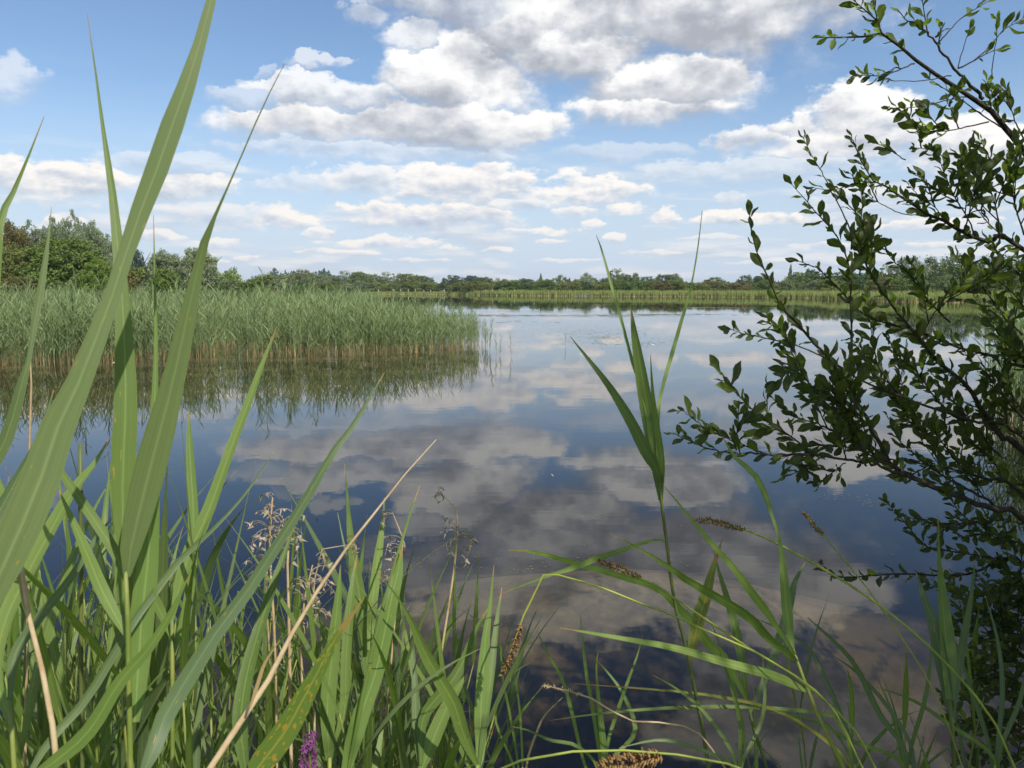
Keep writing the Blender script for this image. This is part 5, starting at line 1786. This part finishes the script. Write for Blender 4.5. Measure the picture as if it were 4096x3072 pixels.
B([(3498, 728), (3420, 735), (3330, 760), (3260, 750)], 2.1, 2.05, .002, .001, .2, .014, .05, 1, .05)
B([(3620, 640), (3560, 600), (3500, 570)], 2.15, 2.1, .002, .001, .3, .012, .045, 0)
B([(3800, 640), (3720, 600), (3660, 590)], 2.2, 2.15, .002, .001, .4, .012, .045, 1, .06)
# left-hand upright shoots
B([(3402, 1568), (3406, 1370), (3402, 1185), (3396, 1062), (3350, 950), (3300, 889), (3239, 821), (3214, 790), (3170, 740)], 2.15, 2.0, .004, .0011, .25, .020, .056, 2, .07)
B([(3405, 1000), (3405, 938), (3374, 858), (3331, 778), (3288, 691), (3263, 648), (3215, 560)], 2.08, 2.0, .003, .001, .66, .012, .044, 0)
B([(3440, 1100), (3436, 1012), (3442, 914), (3449, 809), (3440, 740)], 2.15, 2.1, .0028, .001, .1, .011, .055, 3, .07, young=.05)
B([(3500, 1133), (3470, 1070), (3440, 1000), (3400, 940)], 2.2, 2.1, .003, .001, .1, .011, .055, 3, .09)
# the long leaning shoot and the main limb behind it
B([(4110, 2095), (3995, 2040), (3865, 1996), (3730, 1948), (3624, 1898), (3563, 1852), (3526, 1784), (3477, 1691), (3427, 1623), (3378, 1549), (3341, 1475), (3279, 1395), (3217, 1327), (3156, 1259), (3112, 1198), (3069, 1105), (3044, 1056), (3015, 959), (2998, 860)], 2.35, 1.85, .012, .0011, .55, .017, .058, 12, .11, join=.5, side_from=.15)
B([(3624, 1898), (3588, 1889), (3495, 1858), (3402, 1840), (3279, 1824), (3125, 1818), (3007, 1818), (2909, 1812), (2816, 1790), (2748, 1759), (2700, 1735)], 2.1, 1.8, .006, .0013, .45, .017, .050, 14, .10, young_tip=.15)
B([(4096, 1750), (3900, 1690), (3766, 1642), (3624, 1593), (3526, 1556), (3421, 1506), (3330, 1450), (3217, 1395), (3156, 1373), (3063, 1358), (2970, 1336), (2915, 1310)], 2.4, 1.95, .006, .001, .88, .010, .046, 8, .12, join=.8, side_from=.2)
B([(3254, 1821), (3156, 1741), (3094, 1704), (3032, 1660), (2995, 1623), (2946, 1574), (2909, 1518), (2880, 1490)], 1.95, 1.85, .003, .001, .18, .013, .058, 3, .08)
B([(2946, 1800), (2930, 1765), (2865, 1735), (2785, 1685), (2748, 1654), (2720, 1640)], 1.85, 1.8, .0022, .001, .05, .010, .046, 2, .06)
B([(2960, 1815), (2950, 1740), (2955, 1660), (2945, 1630)], 1.85, 1.82, .002, .001, .05, .009, .048, 2, .06)
B([(3402, 1700), (3340, 1642), (3279, 1586), (3217, 1512), (3170, 1480), (3110, 1530)], 2.0, 1.9, .003, .001, .15, .010, .056, 5, .09)
B([(3217, 1512), (3190, 1440), (3150, 1360), (3110, 1310), (3060, 1265)], 1.95, 1.9, .002, .001, .1, .009, .046, 3, .07, young=.35, young_tip=.4)
B([(3480, 1700), (3420, 1660), (3350, 1600), (3330, 1560), (3240, 1600)], 2.05, 1.95, .003, .001, .1, .010, .056, 5, .10)
B([(3560, 1850), (3480, 1780), (3380, 1740), (3280, 1700), (3170, 1660), (3110, 1610)], 2.1, 1.95, .004, .001, .15, .011, .052, 9, .11)
B([(3600, 1880), (3500, 1830), (3400, 1790), (3300, 1780), (3200, 1790)], 2.1, 2.0, .004, .001, .2, .012, .050, 8, .10)
B([(3380, 1850), (3330, 1890), (3290, 1920), (3270, 1930)], 2.05, 2.0, .002, .001, .1, .010, .042, 3, .06)
B([(3180, 1820), (3230, 1880), (3260, 1900)], 2.0, 1.95, .002, .001, .1, .012, .044, 2, .06)
# heart of the bush
B([(4110, 1815), (4013, 1753), (3963, 1691), (3914, 1617), (3877, 1556), (3797, 1481), (3716, 1401), (3642, 1309), (3581, 1247), (3544, 1185), (3500, 1133), (3460, 1060), (3440, 980)], 2.45, 2.1, .013, .0013, .60, .012, .058, 16, .14, join=.7, side_from=.1)
B([(4110, 1485), (3951, 1426), (3827, 1389), (3704, 1340), (3581, 1302), (3513, 1281), (3426, 1228), (3365, 1167), (3309, 1105), (3272, 1068), (3200, 1050)], 2.4, 2.1, .006, .0011, .55, .014, .056, 9, .13, join=.9, side_from=.1)
B([(3692, 1364), (3704, 1315), (3741, 1247), (3803, 1191), (3858, 1123), (3889, 1031)], 2.3, 2.2, .003, .001, .35, .012, .060, 4, .10)
B([(4110, 1990), (3970, 1926), (3828, 1883), (3704, 1858), (3550, 1840), (3440, 1800)], 2.45, 2.2, .007, .0012, .3, .016, .052, 14, .14, join=.4, side_from=.05)
B([(3995, 2030), (3899, 1972), (3769, 1900), (3660, 1820), (3600, 1760), (3560, 1680)], 2.4, 2.2, .006, .0012, .35, .014, .052, 10, .13, side_from=.1)
for (x, y, s_, nn_) in [(4060, 1180, .16, 9), (4000, 1300, .15, 9), (4080, 1420, .15, 10), (3950, 1500, .15, 9), (4070, 1620, .14, 9), (3850, 1640, .13, 8), (3960, 1830, .13, 8), (3740, 1730, .13, 8), (3620, 1640, .12, 8), (3560, 1560, .12, 8), (3500, 1450, .12, 7), (3660, 1480, .12, 6), (4080, 1100, .14, 8), (3930, 1150, .14, 6), (3640, 1100, .12, 6)]:
    B([(x + 160, y + 190), (x + 80, y + 110), (x, y), (x - 70, y - 60), (x - 110, y - 130)], 2.4 + wl.uniform(-.15, .3), 2.25 + wl.uniform(-.15, .3), .004, .001, .1, .012, .054, nn_ // 2, s_)
# lower drooping twigs over the water
B([(4110, 2270), (3899, 2295), (3754, 2300), (3610, 2295), (3465, 2303), (3383, 2310), (3320, 2300), (3290, 2260)], 2.35, 2.0, .005, .001, .55, .014, .042, 9, .08, join=.2, side_from=.3)
B([(4110, 2270), (4000, 2240), (3947, 2228), (3802, 2204), (3696, 2184), (3638, 2107), (3585, 2054), (3540, 2005)], 2.35, 2.05, .004, .001, .35, .013, .044, 10, .09, join=.25, side_from=.2)
B([(4019, 2078), (3851, 2093), (3754, 2098), (3677, 2088)], 2.3, 2.1, .003, .001, .1, .013, .046, 8, .10)
B([(4110, 2380), (4000, 2360), (3880, 2390), (3780, 2360), (3700, 2330)], 2.4, 2.15, .004, .001, .1, .013, .046, 9, .10, join=.1)
B([(4110, 2180), (4000, 2150), (3920, 2140), (3830, 2150)], 2.4, 2.2, .004, .001, .1, .012, .048, 8, .11)
B([(4110, 2550), (4030, 2480), (3950, 2450), (3880, 2470)], 2.4, 2.2, .003, .001, .1, .014, .046, 5, .10)
B([(4110, 2700), (4040, 2640), (3960, 2620), (3900, 2660)], 2.4, 2.2, .003, .001, .1, .014, .046, 5, .10)

for k in range(13):
    x, y = wl.uniform(3850, 4090), 2330 + k * 55
    B([(4130, y + 60), ((x + 4130) / 2, y + wl.uniform(-30, 40)), (x, y), (x - 90, y + wl.uniform(-70, 60)), (x - 160, y + wl.uniform(-90, 90))], 2.4, 2.2 + wl.uniform(-.2, .1), .003, .001, .1, .013, .046, 6, .11)

# the rest of the shrub, outside the picture: it shades the corner
for k in range(255):
    x0, y0 = wl.uniform(1.7, 3.5), wl.uniform(.2, 3.0)
    z0 = wl.uniform(1.5, 3.5)
    if k > 95:                                   # crown reaching over the bank behind the camera
        x0, y0 = wl.uniform(1.3, 3.2), wl.uniform(-.8, 1.3)
        z0 = wl.uniform(2.2, 3.7)
    if k > 200:                                  # and over the reeds at its foot
        x0, y0 = wl.uniform(1.0, 2.2), wl.uniform(-.2, 1.15)
        z0 = wl.uniform(2.6, 3.4)
    if x0 / max(y0, .3) < .80:
        continue
    p0 = np.array([x0, y0, z0])
    e_ = p0 + np.array([wl.gauss(-.1, .35), wl.gauss(0, .35), wl.uniform(.1, .5)])
    if e_[0] / max(e_[1], .3) < .74:
        e_[0] = .78 * e_[1] + .2
    c = catmull([tuple(BASE + Vector((0, 0, -.1))), tuple((np.array(BASE) * .5 + p0 * .5) + np.array([.1, 0, .25])), tuple(p0), tuple(e_)], 14)
    v, f = tube(c, np.linspace(.012, .0015, 14), 6)
    o = mesh_obj('branch', to_local(v, BASE), f, M['bark'], wil)
    leafy(c, o, .45, .022, .058)
    for q in range(11):
        i = wl.randrange(5, 13)
        d = np.array([wl.gauss(0, 1), wl.gauss(0, 1), wl.gauss(.3, .8)]); d /= np.linalg.norm(d)
        tw = catmull([c[i], c[i] + d * .14, c[i] + d * .28 + np.array([0, 0, .04])], 6)
        v, f = tube(tw, np.linspace(.0022, .0008, 6), 5)
        mesh_obj('twig', to_local(v, BASE), f, M['bark'], o)
        leafy(tw, o, .15, .017, .058)

WLEAVES.sort(key=lambda q: -q[4])
LIM = 300
inv = Matrix.Translation(-BASE)
for (m_, k, mat, br, _) in WLEAVES[:LIM]:
    o = bpy.data.objects.new('leaf', LM[mat][k])
    link(o, br)
    o.matrix_local = inv @ m_
VV, FF, MI, UVV = [], [], [], []
off = 0
SIMPLE = []
for (v, f, u) in LEAFV:                          # lighter leaf for what stands outside the picture
    ids = [0, 9, 11, 18]
    SIMPLE.append((v[[0, 9, 18, 11]], [(0, 1, 2, 3)], [u[i] for i in (0, 9, 18, 11)]))
for (m_, k, mat, br, seen) in WLEAVES[LIM:]:
    v, f, u = LEAFV[k] if seen > 0 else SIMPLE[k]
    mm = np.array(inv @ m_)
    VV.append(v @ mm[:3, :3].T + mm[:3, 3])
    q = np.array(f)
    FF.append(np.vstack([q[:, [0, 1, 2]], q[:, [0, 2, 3]]]) + off)
    MI.append(np.full(len(q) * 2, 0 if mat == 'willow_leaf' else 1))
    UVV.append(np.array(u))
    off += len(v)
FF = np.vstack(FF)
me = big_mesh('leaf_mass', np.vstack(VV), FF, [M['willow_leaf'], M['willow_leaf_young']], np.concatenate(MI), True)
ul = me.uv_layers.new(name='UVMap')
ul.data.foreach_set('uv', np.vstack(UVV).astype(np.float32)[FF.ravel()].ravel())
o = bpy.data.objects.new('leaf_mass', me)
link(o, wil)
o['kind'] = 'stuff'


# ------------------------------------------------------------------ the air: thin even haze round everything
m, t, b, o = material('haze')
pv = t.nodes.new('ShaderNodeVolumePrincipled')
pv.inputs['Color'].default_value = (.86, .91, 1.0, 1)
pv.inputs['Density'].default_value = 0.0002
pv.inputs['Anisotropy'].default_value = 0.2
t.links.new(pv.outputs[0], o.inputs['Volume'])
S_, Z0, Z1 = 5600, -4.0, 30.0
hv_ = [(i * S_, j * S_, z_) for z_ in (Z0, Z1) for (i, j) in ((-1, -1), (1, -1), (1, 1), (-1, 1))]
hz = mesh_obj('haze', hv_, [(3, 2, 1, 0), (4, 5, 6, 7), (0, 1, 5, 4), (1, 2, 6, 5), (2, 3, 7, 6), (3, 0, 4, 7)], m, smooth=False)
tag(hz, 'thin pale haze hanging over the far bank', 'haze', kind='stuff')
